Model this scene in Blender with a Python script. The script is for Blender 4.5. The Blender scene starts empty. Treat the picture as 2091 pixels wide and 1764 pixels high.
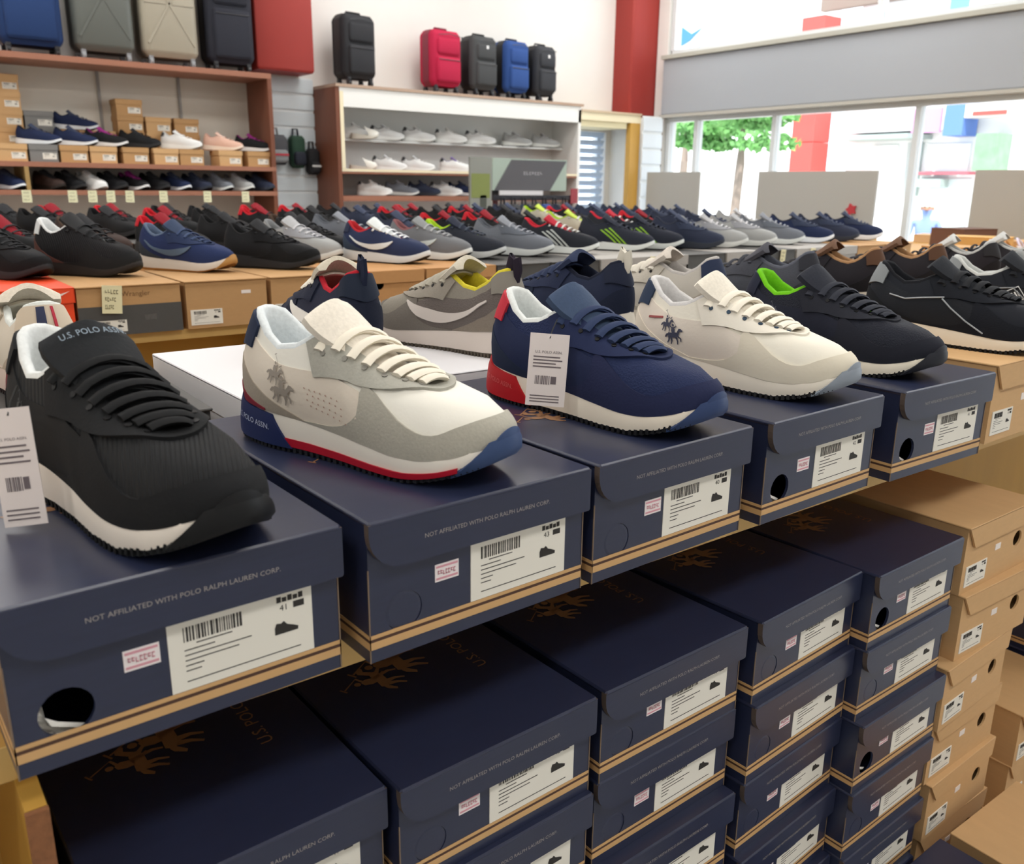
import bpy, math, random
from mathutils import Vector, Matrix
PI = math.pi
S = bpy.context.scene
C = S.collection
# ------------------------------------------------------------------ camera
CAM = Vector((-0.1827, -0.5095, 0.3344)); YAW, PIT, ROL, FPX = 0.6506, 0.2742, 0.0119, 1786.18
FW = Vector((math.sin(YAW)*math.cos(PIT), math.cos(YAW)*math.cos(PIT), -math.sin(PIT)))
R0 = Vector((math.cos(YAW), -math.sin(YAW), 0)); U0 = R0.cross(FW)
RT = R0*math.cos(ROL)+U0*math.sin(ROL); UP = -R0*math.sin(ROL)+U0*math.cos(ROL)
cam = bpy.data.cameras.new('camera'); camo = bpy.data.objects.new('camera', cam); C.objects.link(camo)
m = Matrix((RT, UP, -FW)).transposed().to_4x4(); m.translation = CAM; camo.matrix_world = m
cam.sensor_width = 36; cam.sensor_fit = 'HORIZONTAL'; cam.lens = FPX/2091*36
cam.clip_start = .02; cam.clip_end = 200
cam.dof.use_dof = True; cam.dof.focus_distance = .95; cam.dof.aperture_fstop = 11
S.camera = camo
def ray(px, py): return RT*((px-1045.5)/FPX)+UP*((882-py)/FPX)+FW
def on(px, py, ax, v):                       # the point of a real plane that a line of sight meets
    d = ray(px, py); return CAM+d*((v-CAM[ax])/d[ax])
# ------------------------------------------------------------------ light
S.view_settings.view_transform = 'Standard'; S.view_settings.look = 'None'
S.view_settings.gamma = 1; S.view_settings.use_curve_mapping = False
S.view_settings.exposure = 0.16
W = bpy.data.worlds.new('sky'); S.world = W; W.use_nodes = True
W.node_tree.nodes['Background'].inputs[0].default_value = (.80, .90, 1, 1)
W.node_tree.nodes['Background'].inputs[1].default_value = 2.3
sl = bpy.data.lights.new('sun_offscreen', 'SUN'); sl.energy = 6.5; sl.angle = .02; sl.color = (1, .96, .9)
so = bpy.data.objects.new('sun_offscreen', sl); C.objects.link(so)
so.rotation_euler = Vector((.55, .35, -.95)).to_track_quat('-Z', 'Y').to_euler()
LAMPS = [(x, y) for y in (-1.6, .9, 3.4, 5.2) for x in (-2.2, .6, 3.4, 5.6)]
LAMP_W = 19
FLOOR, CEIL = -.83, 2.75
# ------------------------------------------------------------------ helpers
def lin(h):
    h = h.lstrip('#'); c = [int(h[i:i+2], 16)/255 for i in (0, 2, 4)]
    return tuple(x/12.92 if x <= .04045 else ((x+.055)/1.055)**2.4 for x in c)+(1,)
_m = {}
def mat(hx, rough=.6, kind='plain', spec=.5, emit=0):
    k = (hx, rough, kind, spec, emit)
    if k in _m: return _m[k]
    M = bpy.data.materials.new('%s_%s' % (kind, hx.strip('#'))); M.use_nodes = True; nt = M.node_tree; b = nt.nodes['Principled BSDF']
    col = lin(hx); b.inputs['Base Color'].default_value = col; b.inputs['Roughness'].default_value = rough
    b.inputs['Specular IOR Level'].default_value = spec
    if emit: b.inputs['Emission Color'].default_value = col; b.inputs['Emission Strength'].default_value = emit
    N = nt.nodes.new; L = nt.links.new
    def tex(scale, detail=3, stretch=None, typ='ShaderNodeTexNoise'):
        tc = N('ShaderNodeTexCoord'); mp = N('ShaderNodeMapping'); L(tc.outputs['Object'], mp.inputs[0])
        if stretch: mp.inputs['Scale'].default_value = stretch
        t = N(typ); L(mp.outputs[0], t.inputs['Vector']); t.inputs['Scale'].default_value = scale
        if typ == 'ShaderNodeTexNoise': t.inputs['Detail'].default_value = detail
        return t
    def bump(t, st, dist=.001, out=0):
        bp = N('ShaderNodeBump'); bp.inputs['Strength'].default_value = st; bp.inputs['Distance'].default_value = dist
        L(t.outputs[out], bp.inputs['Height']); L(bp.outputs[0], b.inputs['Normal'])
    def vary(t, lo, hi, out=0):
        r = N('ShaderNodeMapRange'); r.inputs['To Min'].default_value = lo; r.inputs['To Max'].default_value = hi
        L(t.outputs[out], r.inputs['Value']); x = N('ShaderNodeMix'); x.data_type = 'RGBA'; x.blend_type = 'MULTIPLY'
        x.inputs['Factor'].default_value = 1; x.inputs['A'].default_value = col; L(r.outputs[0], x.inputs['B']); L(x.outputs['Result'], b.inputs['Base Color'])
    if kind == 'leather': t = tex(260, 2); bump(t, .25, .0006)
    elif kind == 'suede': t = tex(420, 3); bump(t, .5, .0006); vary(t, .86, 1.1)
    elif kind == 'mesh': t = tex(520, 1, None, 'ShaderNodeTexVoronoi'); bump(t, .7, .0007)
    elif kind == 'ribbed':
        t = tex(190, 1, (.55, 1, 0), 'ShaderNodeTexWave'); t.bands_direction = 'DIAGONAL'; bump(t, .9, .0012)
    elif kind == 'board': t = tex(60, 4, (1, .25, 3)); bump(t, .12, .0006); vary(t, .93, 1.06)
    elif kind == 'navyboard':
        t = tex(90, 4, (.4, 1, 4)); bump(t, .1, .0005); vary(t, .88, 1.1)
    elif kind == 'wood': t = tex(9, 5, (1, 1, .12)); bump(t, .08); vary(t, .8, 1.14)
    elif kind == 'woodx': t = tex(9, 5, (.12, 1, 1)); bump(t, .08); vary(t, .8, 1.14)
    elif kind == 'chip': t = tex(160, 4); bump(t, .4); vary(t, .6, 1.3)
    elif kind == 'plaster': t = tex(3, 4); vary(t, .96, 1.03)
    elif kind == 'fabric': t = tex(300, 2); bump(t, .35, .001); vary(t, .85, 1.12)
    elif kind == 'leaf': t = tex(5, 3); vary(t, .6, 1.4)
    elif kind == 'tile': t = tex(2.2, 3); vary(t, .9, 1.06)
    _m[k] = M; return M
class MB:
    def __init__(s): s.v = []; s.f = []; s.mi = []
    def add(s, vs, fs, mi=0):
        o = len(s.v); s.v += [tuple(p) for p in vs]; s.f += [tuple(i+o for i in f) for f in fs]; s.mi += [mi]*len(fs)
    def box(s, x0, x1, y0, y1, z0, z1, mi=0):
        s.add([(x0,y0,z0),(x1,y0,z0),(x1,y1,z0),(x0,y1,z0),(x0,y0,z1),(x1,y0,z1),(x1,y1,z1),(x0,y1,z1)],
              [(0,3,2,1),(4,5,6,7),(0,1,5,4),(1,2,6,5),(2,3,7,6),(3,0,4,7)], mi); return s
    def rbox(s, x0, x1, y0, y1, z0, z1, r=.002, mi=0, n=1):
        # box with rounded vertical edges (n segments) and a chamfer at top and bottom
        cs = []
        for cx, cy, a0 in ((x1-r,y1-r,0),(x0+r,y1-r,90),(x0+r,y0+r,180),(x1-r,y0+r,270)):
            for i in range(n+1):
                a = math.radians(a0+90*i/n); cs.append((cx, cy, math.cos(a), math.sin(a)))
        k = len(cs); rings = []
        for z, q in ((z0, .35), (z0+r*.6, .85), (z0+r, 1), (z1-r, 1), (z1-r*.6, .85), (z1, .35)):
            rings.append([(c[0]+c[2]*r*q, c[1]+c[3]*r*q, z) for c in cs])
        s.rings(rings, True, True, mi); return s
    def rings(s, R, cap0=False, cap1=False, mi=0, close=True):
        k = len(R[0]); vs = [p for r in R for p in r]; fs = []
        for j in range(len(R)-1):
            for i in range(k if close else k-1):
                i2 = (i+1) % k; fs.append((j*k+i, j*k+i2, (j+1)*k+i2, (j+1)*k+i))
        if cap0: fs.append(tuple(range(k-1, -1, -1)))
        if cap1: fs.append(tuple((len(R)-1)*k+i for i in range(k)))
        s.add(vs, fs, mi); return s
    def prism(s, poly, h0, h1, ax='z', mi=0, side=None):
        def P(p, h): return {'z': (p[0],p[1],h), 'y': (p[0],h,p[1]), 'x': (h,p[0],p[1])}[ax]
        n = len(poly); vs = [P(p,h0) for p in poly]+[P(p,h1) for p in poly]
        A = sum(poly[i][0]*poly[(i+1)%n][1]-poly[(i+1)%n][0]*poly[i][1] for i in range(n)) > 0
        if ax == 'y': A = not A
        c0, c1 = tuple(range(n)), tuple(range(n, 2*n))
        if A: c0 = c0[::-1]
        else: c1 = c1[::-1]
        s.add(vs, [c0, c1], mi)
        s.add(vs, [((i, (i+1)%n, n+(i+1)%n, n+i) if A else (n+i, n+(i+1)%n, (i+1)%n, i)) for i in range(n)], mi if side is None else side); return s
    def tube(s, path, r, n=6, mi=0, flat=1, close=False, updir=Vector((0,0,1))):
        path = [Vector(p) for p in path]; R = []; N = len(path)
        for i, p in enumerate(path):
            a = path[i-1] if (i or close) else p; b = path[(i+1) % N] if (i < N-1 or close) else p
            t = (b-a).normalized(); u = t.cross(updir)
            if u.length < 1e-4: u = t.cross(Vector((1,0,0)))
            u.normalize(); w = u.cross(t); rr = r[i] if isinstance(r, (list, tuple)) else r
            R.append([tuple(p+u*math.cos(2*PI*k/n)*rr+w*math.sin(2*PI*k/n)*rr*flat) for k in range(n)])
        if close: R.append(R[0])
        s.rings(R, not close, not close, mi); return s
    def lathe(s, prof, n=16, mi=0, c=(0,0,0)):
        s.rings([[(c[0]+r*math.cos(2*PI*k/n), c[1]+r*math.sin(2*PI*k/n), c[2]+z) for k in range(n)] for r, z in prof], True, True, mi); return s
    def mesh(s, name, mats, smooth=0):
        me = bpy.data.meshes.new(name); me.from_pydata(s.v, [], s.f)
        for x in (mats if isinstance(mats, (list, tuple)) else [mats]): me.materials.append(x)
        if any(s.mi): me.polygons.foreach_set('material_index', s.mi)
        if smooth:
            me.polygons.foreach_set('use_smooth', [True]*len(s.f)); me.update(); me.set_sharp_from_angle(angle=math.radians(smooth))
        me.update(); return me
    def build(s, name, mats, parent=None, smooth=0): return put(name, s.mesh(name, mats, smooth), parent)
def put(name, me, parent=None, loc=None, rz=None):
    o = bpy.data.objects.new(name, me); C.objects.link(o)
    if parent is not None: o.parent = parent
    if loc is not None: o.location = loc
    if rz is not None: o.rotation_euler[2] = rz
    return o
def tag(o, label, cat, group=None):
    o['label'] = label; o['category'] = cat
    if group: o['group'] = group
    return o
def thing(name, label, cat, loc=(0,0,0), rz=0, group=None):
    return tag(put(name, None, None, loc, rz), label, cat, group)
def struct(name, mb, mats, parent=None, smooth=0):
    o = mb.build(name, mats, parent, smooth)
    if parent is None: o['kind'] = 'structure'
    return o
def copy_tree(o, parent=None):
    c = o.copy(); C.objects.link(c); c.parent = parent
    for ch in o.children: copy_tree(ch, c)
    return c
_t = {}
def text2d(txt, size=1.0):                     # flat lettering as (verts, faces), centred on x
    if txt not in _t:
        cu = bpy.data.curves.new('t', 'FONT'); cu.body = txt; cu.align_x = 'CENTER'; cu.resolution_u = 2
        o = bpy.data.objects.new('t', cu); me = o.to_mesh()
        _t[txt] = ([(v.co.x, v.co.y) for v in me.vertices], [tuple(p.vertices) for p in me.polygons])
        o.to_mesh_clear(); bpy.data.objects.remove(o); bpy.data.curves.remove(cu)
    v, f = _t[txt]; return [(x*size, y*size) for x, y in v], f
def lerp(a, b, t): return a+(b-a)*t
def sm(a, b, x): x = min(1, max(0, (x-a)/(b-a))); return x*x*(3-2*x)
def curve(pts):                                # smooth interpolation through (x, y) points
    xs = [p[0] for p in pts]; ys = [p[1] for p in pts]; n = len(xs); ms = []
    for i in range(n):
        a, b = max(0, i-1), min(n-1, i+1); ms.append((ys[b]-ys[a])/(xs[b]-xs[a]))
    def f(x):
        if x <= xs[0]: return ys[0]
        if x >= xs[-1]: return ys[-1]
        i = 0
        while x > xs[i+1]: i += 1
        h = xs[i+1]-xs[i]; t = (x-xs[i])/h
        return (2*t**3-3*t*t+1)*ys[i]+(t**3-2*t*t+t)*h*ms[i]+(-2*t**3+3*t*t)*ys[i+1]+(t**3-t*t)*h*ms[i+1]
    return f
# ------------------------------------------------------------------ the room
XW, YB, XL, YF = 6.5, 6.3, -4.2, -4.2
WALL = mat('#eae8e4', .8, 'plaster', .2); REDP = mat('#9d352f', .55, 'plaster', .4); BEAMG = mat('#a6abb2', .5, 'plain', .4); WHITEP = mat('#efefec', .5)
WOODY = mat('#c99a45', .5, 'wood', .4); WOODX = mat('#c79648', .5, 'woodx', .4); SHELFR = mat('#a4705a', .5, 'woodx', .35); PANELR = mat('#7a4a36', .5, 'wood', .35); CREAM = mat('#efe4c4', .6)
struct('floor', MB().box(XL, XW+.25, YF, YB+.2, FLOOR-.1, FLOOR), mat('#aeaeac', .35, 'tile', .5))
struct('ceiling', MB().box(XL, XW+.25, YF, YB+.2, CEIL, CEIL+.1), mat('#f2f1ee', .8))
struct('wall_back', MB().box(XL, 5.50, YB, YB+.2, FLOOR, CEIL).box(6.14, XW+.25, YB, YB+.2, FLOOR, CEIL).box(5.50, 6.14, YB, YB+.2, .86, CEIL).box(5.50, 6.14, YB, YB+.2, FLOOR, -.45), WALL)
struct('wall_left', MB().box(XL-.2, XL, YF, YB+.2, FLOOR, CEIL), WALL)
struct('wall_front', MB().box(XL, XW+.25, YF-.2, YF, FLOOR, CEIL), WALL)
struct('wall_right', MB().box(XW, XW+.22, YF, YB, FLOOR, FLOOR+.22).box(XW, XW+.22, YF, -2.9, FLOOR+.22, CEIL).box(XW, XW+.22, -2.9, YB, CEIL-.25, CEIL).box(XW+.04, XW+.22, 5.9, 6.04, FLOOR+.22, CEIL), WALL)
bz0, bz1 = 1.02, 1.525
b = struct('trim_1', MB().rbox(XW-.02, XW+.26, -2.9, 5.9, bz0, bz1, .012), BEAMG); b['label'] = 'wide grey beam crossing the shop window'
MB().box(XW-.05, XW+.26, -2.9, 5.9, bz1, bz1+.035).build('ledge', mat('#b3b2a8', .6), b); MB().box(XW-.035, XW+.26, -2.9, 5.9, bz0-.025, bz0).build('lower_trim', mat('#b9b6ad', .6), b)
struct('trim_2', MB().rbox(6.205, 6.72, 6.05, YB+.05, 1.0, CEIL, .03, n=3), REDP, smooth=40)['label'] = 'dark red square column in the window corner'
struct('trim_4', MB().box(6.205, 6.72, 6.06, YB+.04, FLOOR, 1.0), WHITEP)['label'] = 'white pier below the red column'
struct('trim_3', MB().rbox(2.44, 2.89, 6.02, YB, 1.13, CEIL, .02, n=2), REDP, smooth=40)['label'] = 'red pilaster above the slatted panel'
GLASS = bpy.data.materials.new('window_glass'); GLASS.use_nodes = True; nt = GLASS.node_tree; nt.nodes.clear()
o_ = nt.nodes.new('ShaderNodeOutputMaterial'); tr = nt.nodes.new('ShaderNodeBsdfTransparent'); gl = nt.nodes.new('ShaderNodeBsdfGlossy'); mx = nt.nodes.new('ShaderNodeMixShader'); fr = nt.nodes.new('ShaderNodeFresnel')
gl.inputs['Roughness'].default_value = .02; fr.inputs['IOR'].default_value = 1.12; nt.links.new(fr.outputs[0], mx.inputs[0]); nt.links.new(tr.outputs[0], mx.inputs[1]); nt.links.new(gl.outputs[0], mx.inputs[2]); nt.links.new(mx.outputs[0], o_.inputs[0])
MULL = mat('#d8dcde', .4)
def window(name, ys, z0, z1, label):
    fr_ = struct(name, MB().box(XW+.06, XW+.14, ys[0], ys[-1], z0, z0+.05).box(XW+.06, XW+.14, ys[0], ys[-1], z1-.04, z1), MULL); fr_['label'] = label
    for i, y in enumerate(ys): MB().box(XW+.06, XW+.14, y-.022, y+.022, z0+.05, z1-.04).build('mullion', MULL if i else mat('#8b9094', .4), fr_)
    for a, b_ in zip(ys, ys[1:]): MB().box(XW+.098, XW+.102, a+.022, b_-.022, z0+.05, z1-.04).build('pane', GLASS, fr_)
window('window_1', [-2.88, -1.6, -.3, 1.0, 2.3, 3.28, 4.6, 5.5, 5.86], FLOOR+.22, bz0-.025, 'wide shop window with white mullions under the grey beam')
window('window_2', [-2.88, -.7, 1.5, 3.7, 5.86], bz1+.035, CEIL-.25, 'upper shop window above the grey beam')
w3 = struct('added_window_3', MB().box(5.50, 6.14, YB+.08, YB+.12, -.45, -.41).box(5.50, 6.14, YB+.08, YB+.12, .82, .86).box(5.50, 5.54, YB+.08, YB+.12, -.41, .82).box(6.10, 6.14, YB+.08, YB+.12, -.41, .82), MULL); w3['label'] = 'added window with pale blue blinds under the cream header'  # window opening added so bright sky shows between the slats
MB().box(5.54, 6.10, YB+.098, YB+.102, -.41, .82).build('pane', GLASS, w3)
bl = MB(); bl.add([(5.51, YB+.035, -.024), (6.13, YB+.035, -.024), (6.13, YB+.008, .024), (5.51, YB+.008, .024), (5.51, YB+.037, -.023), (6.13, YB+.037, -.023), (6.13, YB+.010, .025), (5.51, YB+.010, .025)], [(0,1,2,3),(7,6,5,4),(0,4,5,1),(2,6,7,3),(0,3,7,4),(1,5,6,2)])
bme = bl.mesh('slat', mat('#c6d9f0', .4))
for i in range(17): put('slat', bme, w3, (0, 0, -.40+.077*i))
# ceiling fixtures (above the picture): the shop's own light
LD = bpy.data.lights.new('ceiling_lamp_offscreen', 'AREA'); LD.shape = 'RECTANGLE'; LD.size = 1.2; LD.size_y = .5; LD.energy = LAMP_W; LD.color = (1, .995, .985)
fx = MB().box(-.64, .64, -.30, .30, .03, .10).mesh('housing', WHITEP); df = MB().box(-.6, .6, -.26, .26, .022, .03).mesh('diffuser', mat('#fff6e8', .5, 'plain', .5, 2.0))
for x, y in LAMPS:
    t = thing('ceiling_light', 'flat rectangular ceiling light', 'ceiling light', (x, y, CEIL-.10), 0, 'ceiling lights')
    put('housing', fx, t); put('diffuser', df, t); lo = bpy.data.objects.new('ceiling_lamp_offscreen', LD); C.objects.link(lo); lo.parent = t; lo.location = (0, 0, .015)
# ------------------------------------------------------------------ street outside
FX = 15.0
struct('floor_street', MB().box(XW+.25, 60, -30, 40, FLOOR-.25, FLOOR-.12), mat('#d6d3cc', .8, 'tile'))
def fac(px, py): return on(px, py, 0, FX)
def rect(px0, py0, px1, py1): a, b_ = fac(px0, py1), fac(px1, py0); return b_.y, a.y, a.z, b_.z
t = thing('shop_building', 'bright shop building across the street with a white sign and glass front', 'building', (FX, 0, FLOOR-.12))
Wd = lambda mb, n, m_: mb.build(n, m_, t)
z_ = -(FLOOR-.12)
def slab(nm, px0, py0, px1, py1, x0, x1, m_, par=None):
    y0, y1, z0, z1 = rect(px0, py0, px1, py1); o = MB().box(x0, x1, y0, y1, z0+z_, z1+z_).build(nm, m_, t if par is None else par); return o
OW = mat('#e8eaea', .7); OG = mat('#9fb0ac', .5); OP = mat('#d893c6', .7); OB = mat('#5c80cc', .6); ORD = mat('#d8504a', .7)
y0, y1, z0, z1 = rect(1750, 275, 3000, 480); Wd(MB().box(0, 6, y0, 9.3, 0, 9), 'wall', OW)
slab('sign_board', 1746, 214, 1955, 274, -.35, -.02, mat('#f3eef2', .7)); slab('pink_sign', 1885, 222, 1950, 274, -.40, -.36, OP); slab('blue_sign', 1955, 204, 2005, 280, -.5, -.02, OB)
slab('canopy', 1750, 276, 1905, 290, -.8, 0, OG); slab('door_frame', 1838, 292, 1860, 470, -.1, .02, OW); slab('door_frame', 1862, 292, 1888, 400, -.08, .02, OG)
slab('shop_glass', 1765, 296, 1836, 480, -.03, .0, mat('#eef2f0', .2)); slab('shop_glass', 1890, 292, 1985, 350, -.03, .0, mat('#eaf0f2', .2)); slab('shop_glass', 1890, 365, 1985, 470, -.03, .0, mat('#cfe0e2', .2)); slab('red_rail', 1885, 351, 2030, 357, -.25, -.04, mat('#b8606c', .6)); slab('awning', 1880, 366, 1940, 382, -.3, -.04, OG); slab('oval_sign', 2000, 212, 2091, 244, -.5, -.1, mat('#e8e2dc', .6)); slab('red_lettering', 2018, 228, 2088, 240, -.53, -.5, ORD)
slab('green_reflection', 2020, 275, 2075, 350, -.6, -.1, mat('#7fa284', .8, 'leaf'))  # solid green block in place of a dark greenish reflection
slab('upper_wall', 1685, -60, 1990, 26, -.15, .0, mat('#84786e', .8)); slab('upper_window', 1790, 6, 1985, 34, -.2, -.15, mat('#b9dce8', .3)); slab('blue_panel', 1955, -10, 1996, 30, -.26, -.2, mat('#6ea8ee', .5))
y0, y1, z0, z1 = rect(1652, 20, 1745, 480); pl = thing('red_pillar', 'coral red street pillar beside the white shop sign', 'pillar', (FX-.6, (y0+y1)/2, FLOOR-.12))
ph = (on(1700, 32, 0, FX-.6).z-FLOOR+.12)/8
for i in range(8): MB().rbox(-.25, .25, (y0-y1)/2, (y1-y0)/2, i*ph, i*ph+ph-.01, .01).build('panel', ORD, pl)
t = thing('white_hoarding', 'white street hoarding with a small blue logo', 'sign board', (FX+1, 0, FLOOR-.12))
a, b_ = on(1660, 480, 0, FX+1), on(1300, -60, 0, FX+1); MB().box(0, .2, a.y, b_.y, 0, b_.z+1.4).build('board', OW, t)
p0 = on(1410, 72, 0, FX+1); MB().prism([(p0.y+.25, p0.z+z_+.2), (p0.y+.25, p0.z+z_-.2), (p0.y, p0.z+z_-.12), (p0.y-.35, p0.z+z_+.12), (p0.y-.05, p0.z+z_+.02)], -.03, 0, 'x').build('blue_logo', mat('#3f78c0', .6), t)
p1 = on(1412, 96, 0, FX+1); mb = MB()
for i in range(6): mb.box(-.03, 0, p1.y-.14*i, p1.y-.14*i+.07, p1.z+z_-.16, p1.z+z_-.02*(i % 2))
mb.build('logo_lettering', mat('#8fb2d6', .6), t)
# tree
def tree(label, px, py, X, crown, seed):
    r = random.Random(seed); b_ = on(px, py, 0, X); t = thing('street_tree', label, 'tree', (X, b_.y, FLOOR-.12), group='street trees')
    h = on(px, 262, 0, X).z+z_; MB().tube([(0,0,0), (.03,.05,h*.4), (-.02,-.03,h*.75), (.05,.02,h*1.15)], [.11,.085,.07,.04], 8).build('trunk', mat('#8d8076', .9, 'chip'), t, 60)
    mb = MB()
    for (ax, ay, arx, ary, n) in crown:
        c = on(ax, ay, 0, X)
        for k in range(n):
            v = Vector((r.gauss(0,1), r.gauss(0,1), r.gauss(0,1))); v = v.normalized()*r.random()**.4
            q = Vector((v.x*.9, c.y-b_.y+v.y*arx*X/FPX*.62, c.z+z_+v.z*ary*X/FPX*.62)); u = Vector((r.gauss(0,1), r.gauss(0,1), r.gauss(0,1))).normalized(); w = u.cross(Vector((r.gauss(0,1), r.gauss(0,1), .3))).normalized(); s_ = r.uniform(.05, .10)
            mb.add([q-u*s_, q+w*s_*.55, q+u*s_, q-w*s_*.55], [(0,1,2,3)])
    mb.build('foliage', mat('#6ba35c', .7, 'leaf'), t)['kind'] = 'stuff'
tree('slim street tree with green leaves seen through the window', 1505, 400, 11.5, ((1450,262,70,36,700),(1440,292,42,30,420),(1530,250,50,24,380),(1560,235,60,18,300),(1566,290,14,40,140)), 4)
tree('sparse yellow green street tree next to the red column', 1392, 400, 12.5, ((1390,262,30,44,130),), 6)
# the passer-by
def person():
    b_ = on(1888, 470, 0, 9.6); t = thing('person', 'person in a blue shirt and pale cap on the pavement', 'person', (9.6, b_.y, FLOOR-.12), 2.0); t.scale = (.68,)*3
    bm = bpy.data.meshes.new('body'); J = {'pel':(0,0,.92,.13), 'che':(0,0,1.28,.155), 'nek':(0,.01,1.46,.055), 'hed':(0,.03,1.62,.095), 'crn':(0,.03,1.70,.08), 'shl':(-.19,0,1.40,.06), 'ell':(-.25,.03,1.12,.042), 'wrl':(-.22,.16,.92,.03), 'hal':(-.21,.21,.86,.032),
        'shr':(.19,0,1.40,.06), 'elr':(.25,.03,1.12,.042), 'wrr':(.23,.14,.92,.03), 'har':(.22,.19,.86,.032), 'hpl':(-.09,0,.88,.09), 'knl':(-.1,.03,.5,.06), 'anl':(-.1,0,.09,.042), 'tol':(-.11,.15,.04,.035), 'hpr':(.09,0,.88,.09), 'knr':(.1,-.02,.5,.06), 'anr':(.1,-.06,.09,.042), 'tor':(.11,.09,.04,.035)}
    ks = list(J); E_ = [('pel','che'),('che','nek'),('nek','hed'),('hed','crn'),('che','shl'),('shl','ell'),('ell','wrl'),('wrl','hal'),('che','shr'),('shr','elr'),('elr','wrr'),('wrr','har'),('pel','hpl'),('hpl','knl'),('knl','anl'),('anl','tol'),('pel','hpr'),('hpr','knr'),('knr','anr'),('anr','tor')]
    vs = [J[k][:3] for k in ks]; es = [(ks.index(a), ks.index(b)) for a, b in E_]; rr = [J[k][3] for k in ks]
    for side, hand in ((-1, 'hal'), (1, 'har')):       # fingers
        h = Vector(J[hand][:3]); hi = ks.index(hand)
        for f in range(5):
            a = h+Vector(((f-2)*.014 if f else side*-.03, .03 if f else .01, -.02)); e = a+Vector((0, .02, -.045 if f else -.02)); vs += [tuple(a), tuple(e)]; rr += [.010, .007]; es += [(hi, len(vs)-2), (len(vs)-2, len(vs)-1)]
    bm.from_pydata(vs, es, []); o = put('body', bm, t); bm.materials.append(mat('#7f97c8', .8, 'fabric')); md = o.modifiers.new('skin', 'SKIN'); o.modifiers.new('sub', 'SUBSURF').levels = 1
    for i, d in enumerate(bm.skin_vertices[0].data): d.radius = (rr[i], rr[i]*(.8 if i in (0, 1) else 1)); d.use_root = (i == 0)
    for p in bm.polygons: p.use_smooth = True
    MB().lathe([(.02,.12),(.07,.105),(.1,.06),(.105,.0),(.06,-.0)], 14, c=(0,.03,1.64)).build('cap', mat('#f0eeea', .7), t, 60)
    mb = MB(); mb.lathe([(.01,-.115),(.06,-.10),(.085,-.05),(.092,.02),(.088,.03)], 14, c=(0,.035,1.66)); mb.box(-.012, .012, .10, .145, 1.59, 1.63)
    for sx in (-1, 1): mb.box(sx*.09-.012, sx*.09+.012, .01, .04, 1.58, 1.65)
    f = mb.build('face', mat('#c79a80', .6), t, 50); 
    for sx in (-1, 1): MB().box(sx*.035-.012, sx*.035+.012, .118, .130, 1.635, 1.65).build('eye', mat('#3a2a26', .6), f)
    MB().box(-.025, .025, .10, .118, 1.575, 1.585).build('mouth', mat('#7a4038', .6), f)
person()
# ------------------------------------------------------------------ shoes
def u_of(t): return math.acos(max(-1, min(1, 1-2*t)))/PI
WID = curve([(u_of(t), w) for t, w in ((0,0),(.03,.019),(.08,.0285),(.2,.0355),(.35,.0355),(.5,.040),(.62,.046),(.72,.0485),(.82,.0455),(.9,.0375),(.965,.0235),(1,0))])
THK = curve([(0,.041),(.2,.036),(.45,.030),(.7,.0235),(.88,.018),(1,.016)])
RIMW = curve([(u_of(t), w) for t, w in ((0,0),(.04,.014),(.12,.0215),(.28,.0275),(.45,.0265),(.6,.0215),(.8,.0185),(.94,.0125),(1,0))])
RIMZ = curve([(0,.114),(.06,.111),(.14,.097),(.26,.086),(.4,.091),(.55,.103),(.68,.0945),(.84,.080),(1,.068)])
class Last:
    """the surfaces of one shoe: heel at x=0, toe at x=L, right-hand side at -y"""
    def __init__(s, L=.295, wide=1., high=1., spring=.024, plump=1.): s.L = L; s.w = wide; s.h = high; s.sp = spring; s.pl = plump
    def ground(s, t): return s.sp*max(0, (t-.70)/.30)**2+.005*max(0, (.1-t)/.1)**2
    def out(s, a, k=1.):
        a %= 1; u = 2*a if a <= .5 else 2-2*a; t = (1-math.cos(PI*u))/2; sd = -1 if a <= .5 else 1
        y = sd*WID(u)*s.w+.007*math.sin(PI*min(1, t))*(t-.45)
        return t, ((t-.5)*(1-(1-k)*.45)+.5)*s.L, y*k
    def sole(s, a, q):
        k = [(.0,.93),(.1,.985),(.3,1.),(.75,.995),(1.,.965)]
        for i in range(4):
            if q <= k[i+1][0]: f = lerp(k[i][1], k[i+1][1], (q-k[i][0])/(k[i+1][0]-k[i][0])); break
        t, x, y = s.out(a, f); z0 = s.ground(t); th = THK(t)
        return Vector((x-.008*max(0, 1-t/.14)*(1-q), y, z0+th*q))
    def rim(s, a):
        a %= 1; u = 2*a if a <= .5 else 2-2*a; t = (1-math.cos(PI*u))/2; sd = -1 if a <= .5 else 1
        return Vector(((.062+.630*t)*s.L, sd*RIMW(u), .012*0+RIMZ(t)*s.h))
    def upper(s, a, q):
        t, x, y = s.out(a, .955); b = Vector((x, y, s.ground(t)+THK(t)-.003)); r = s.rim(a); u = min(a % 1, 1-a % 1)*2
        w = sm(.56, .86, u); g = lerp(max(0, q)**1.45, 1-math.cos(min(1, max(q, 0))*PI/2)**1.0, w); k = lerp(q, math.sin(min(1, max(q, 0))*PI/2), w)
        p = Vector((lerp(b.x, r.x, g), lerp(b.y, r.y, g), lerp(b.z, r.z, k)))
        n = Vector((x-.5*s.L if t < .15 or t > .85 else 0, y*2.2, 0)); bul = math.sin(PI*max(0, min(1, q)))*(.0045 if u < .56 else .003)*s.pl
        if n.length > 1e-6: p += n.normalized()*bul
        return p
    def nrm(s, fn, a, q):
        e = .004; d1 = fn(a+e, q)-fn(a-e, q); q0, q1 = max(0, q-.03), min(1, q+.03); d2 = fn(a, q1)-fn(a, q0)
        n = d1.cross(d2)
        return n.normalized() if n.length > 1e-12 else Vector((0,0,1))
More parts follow.
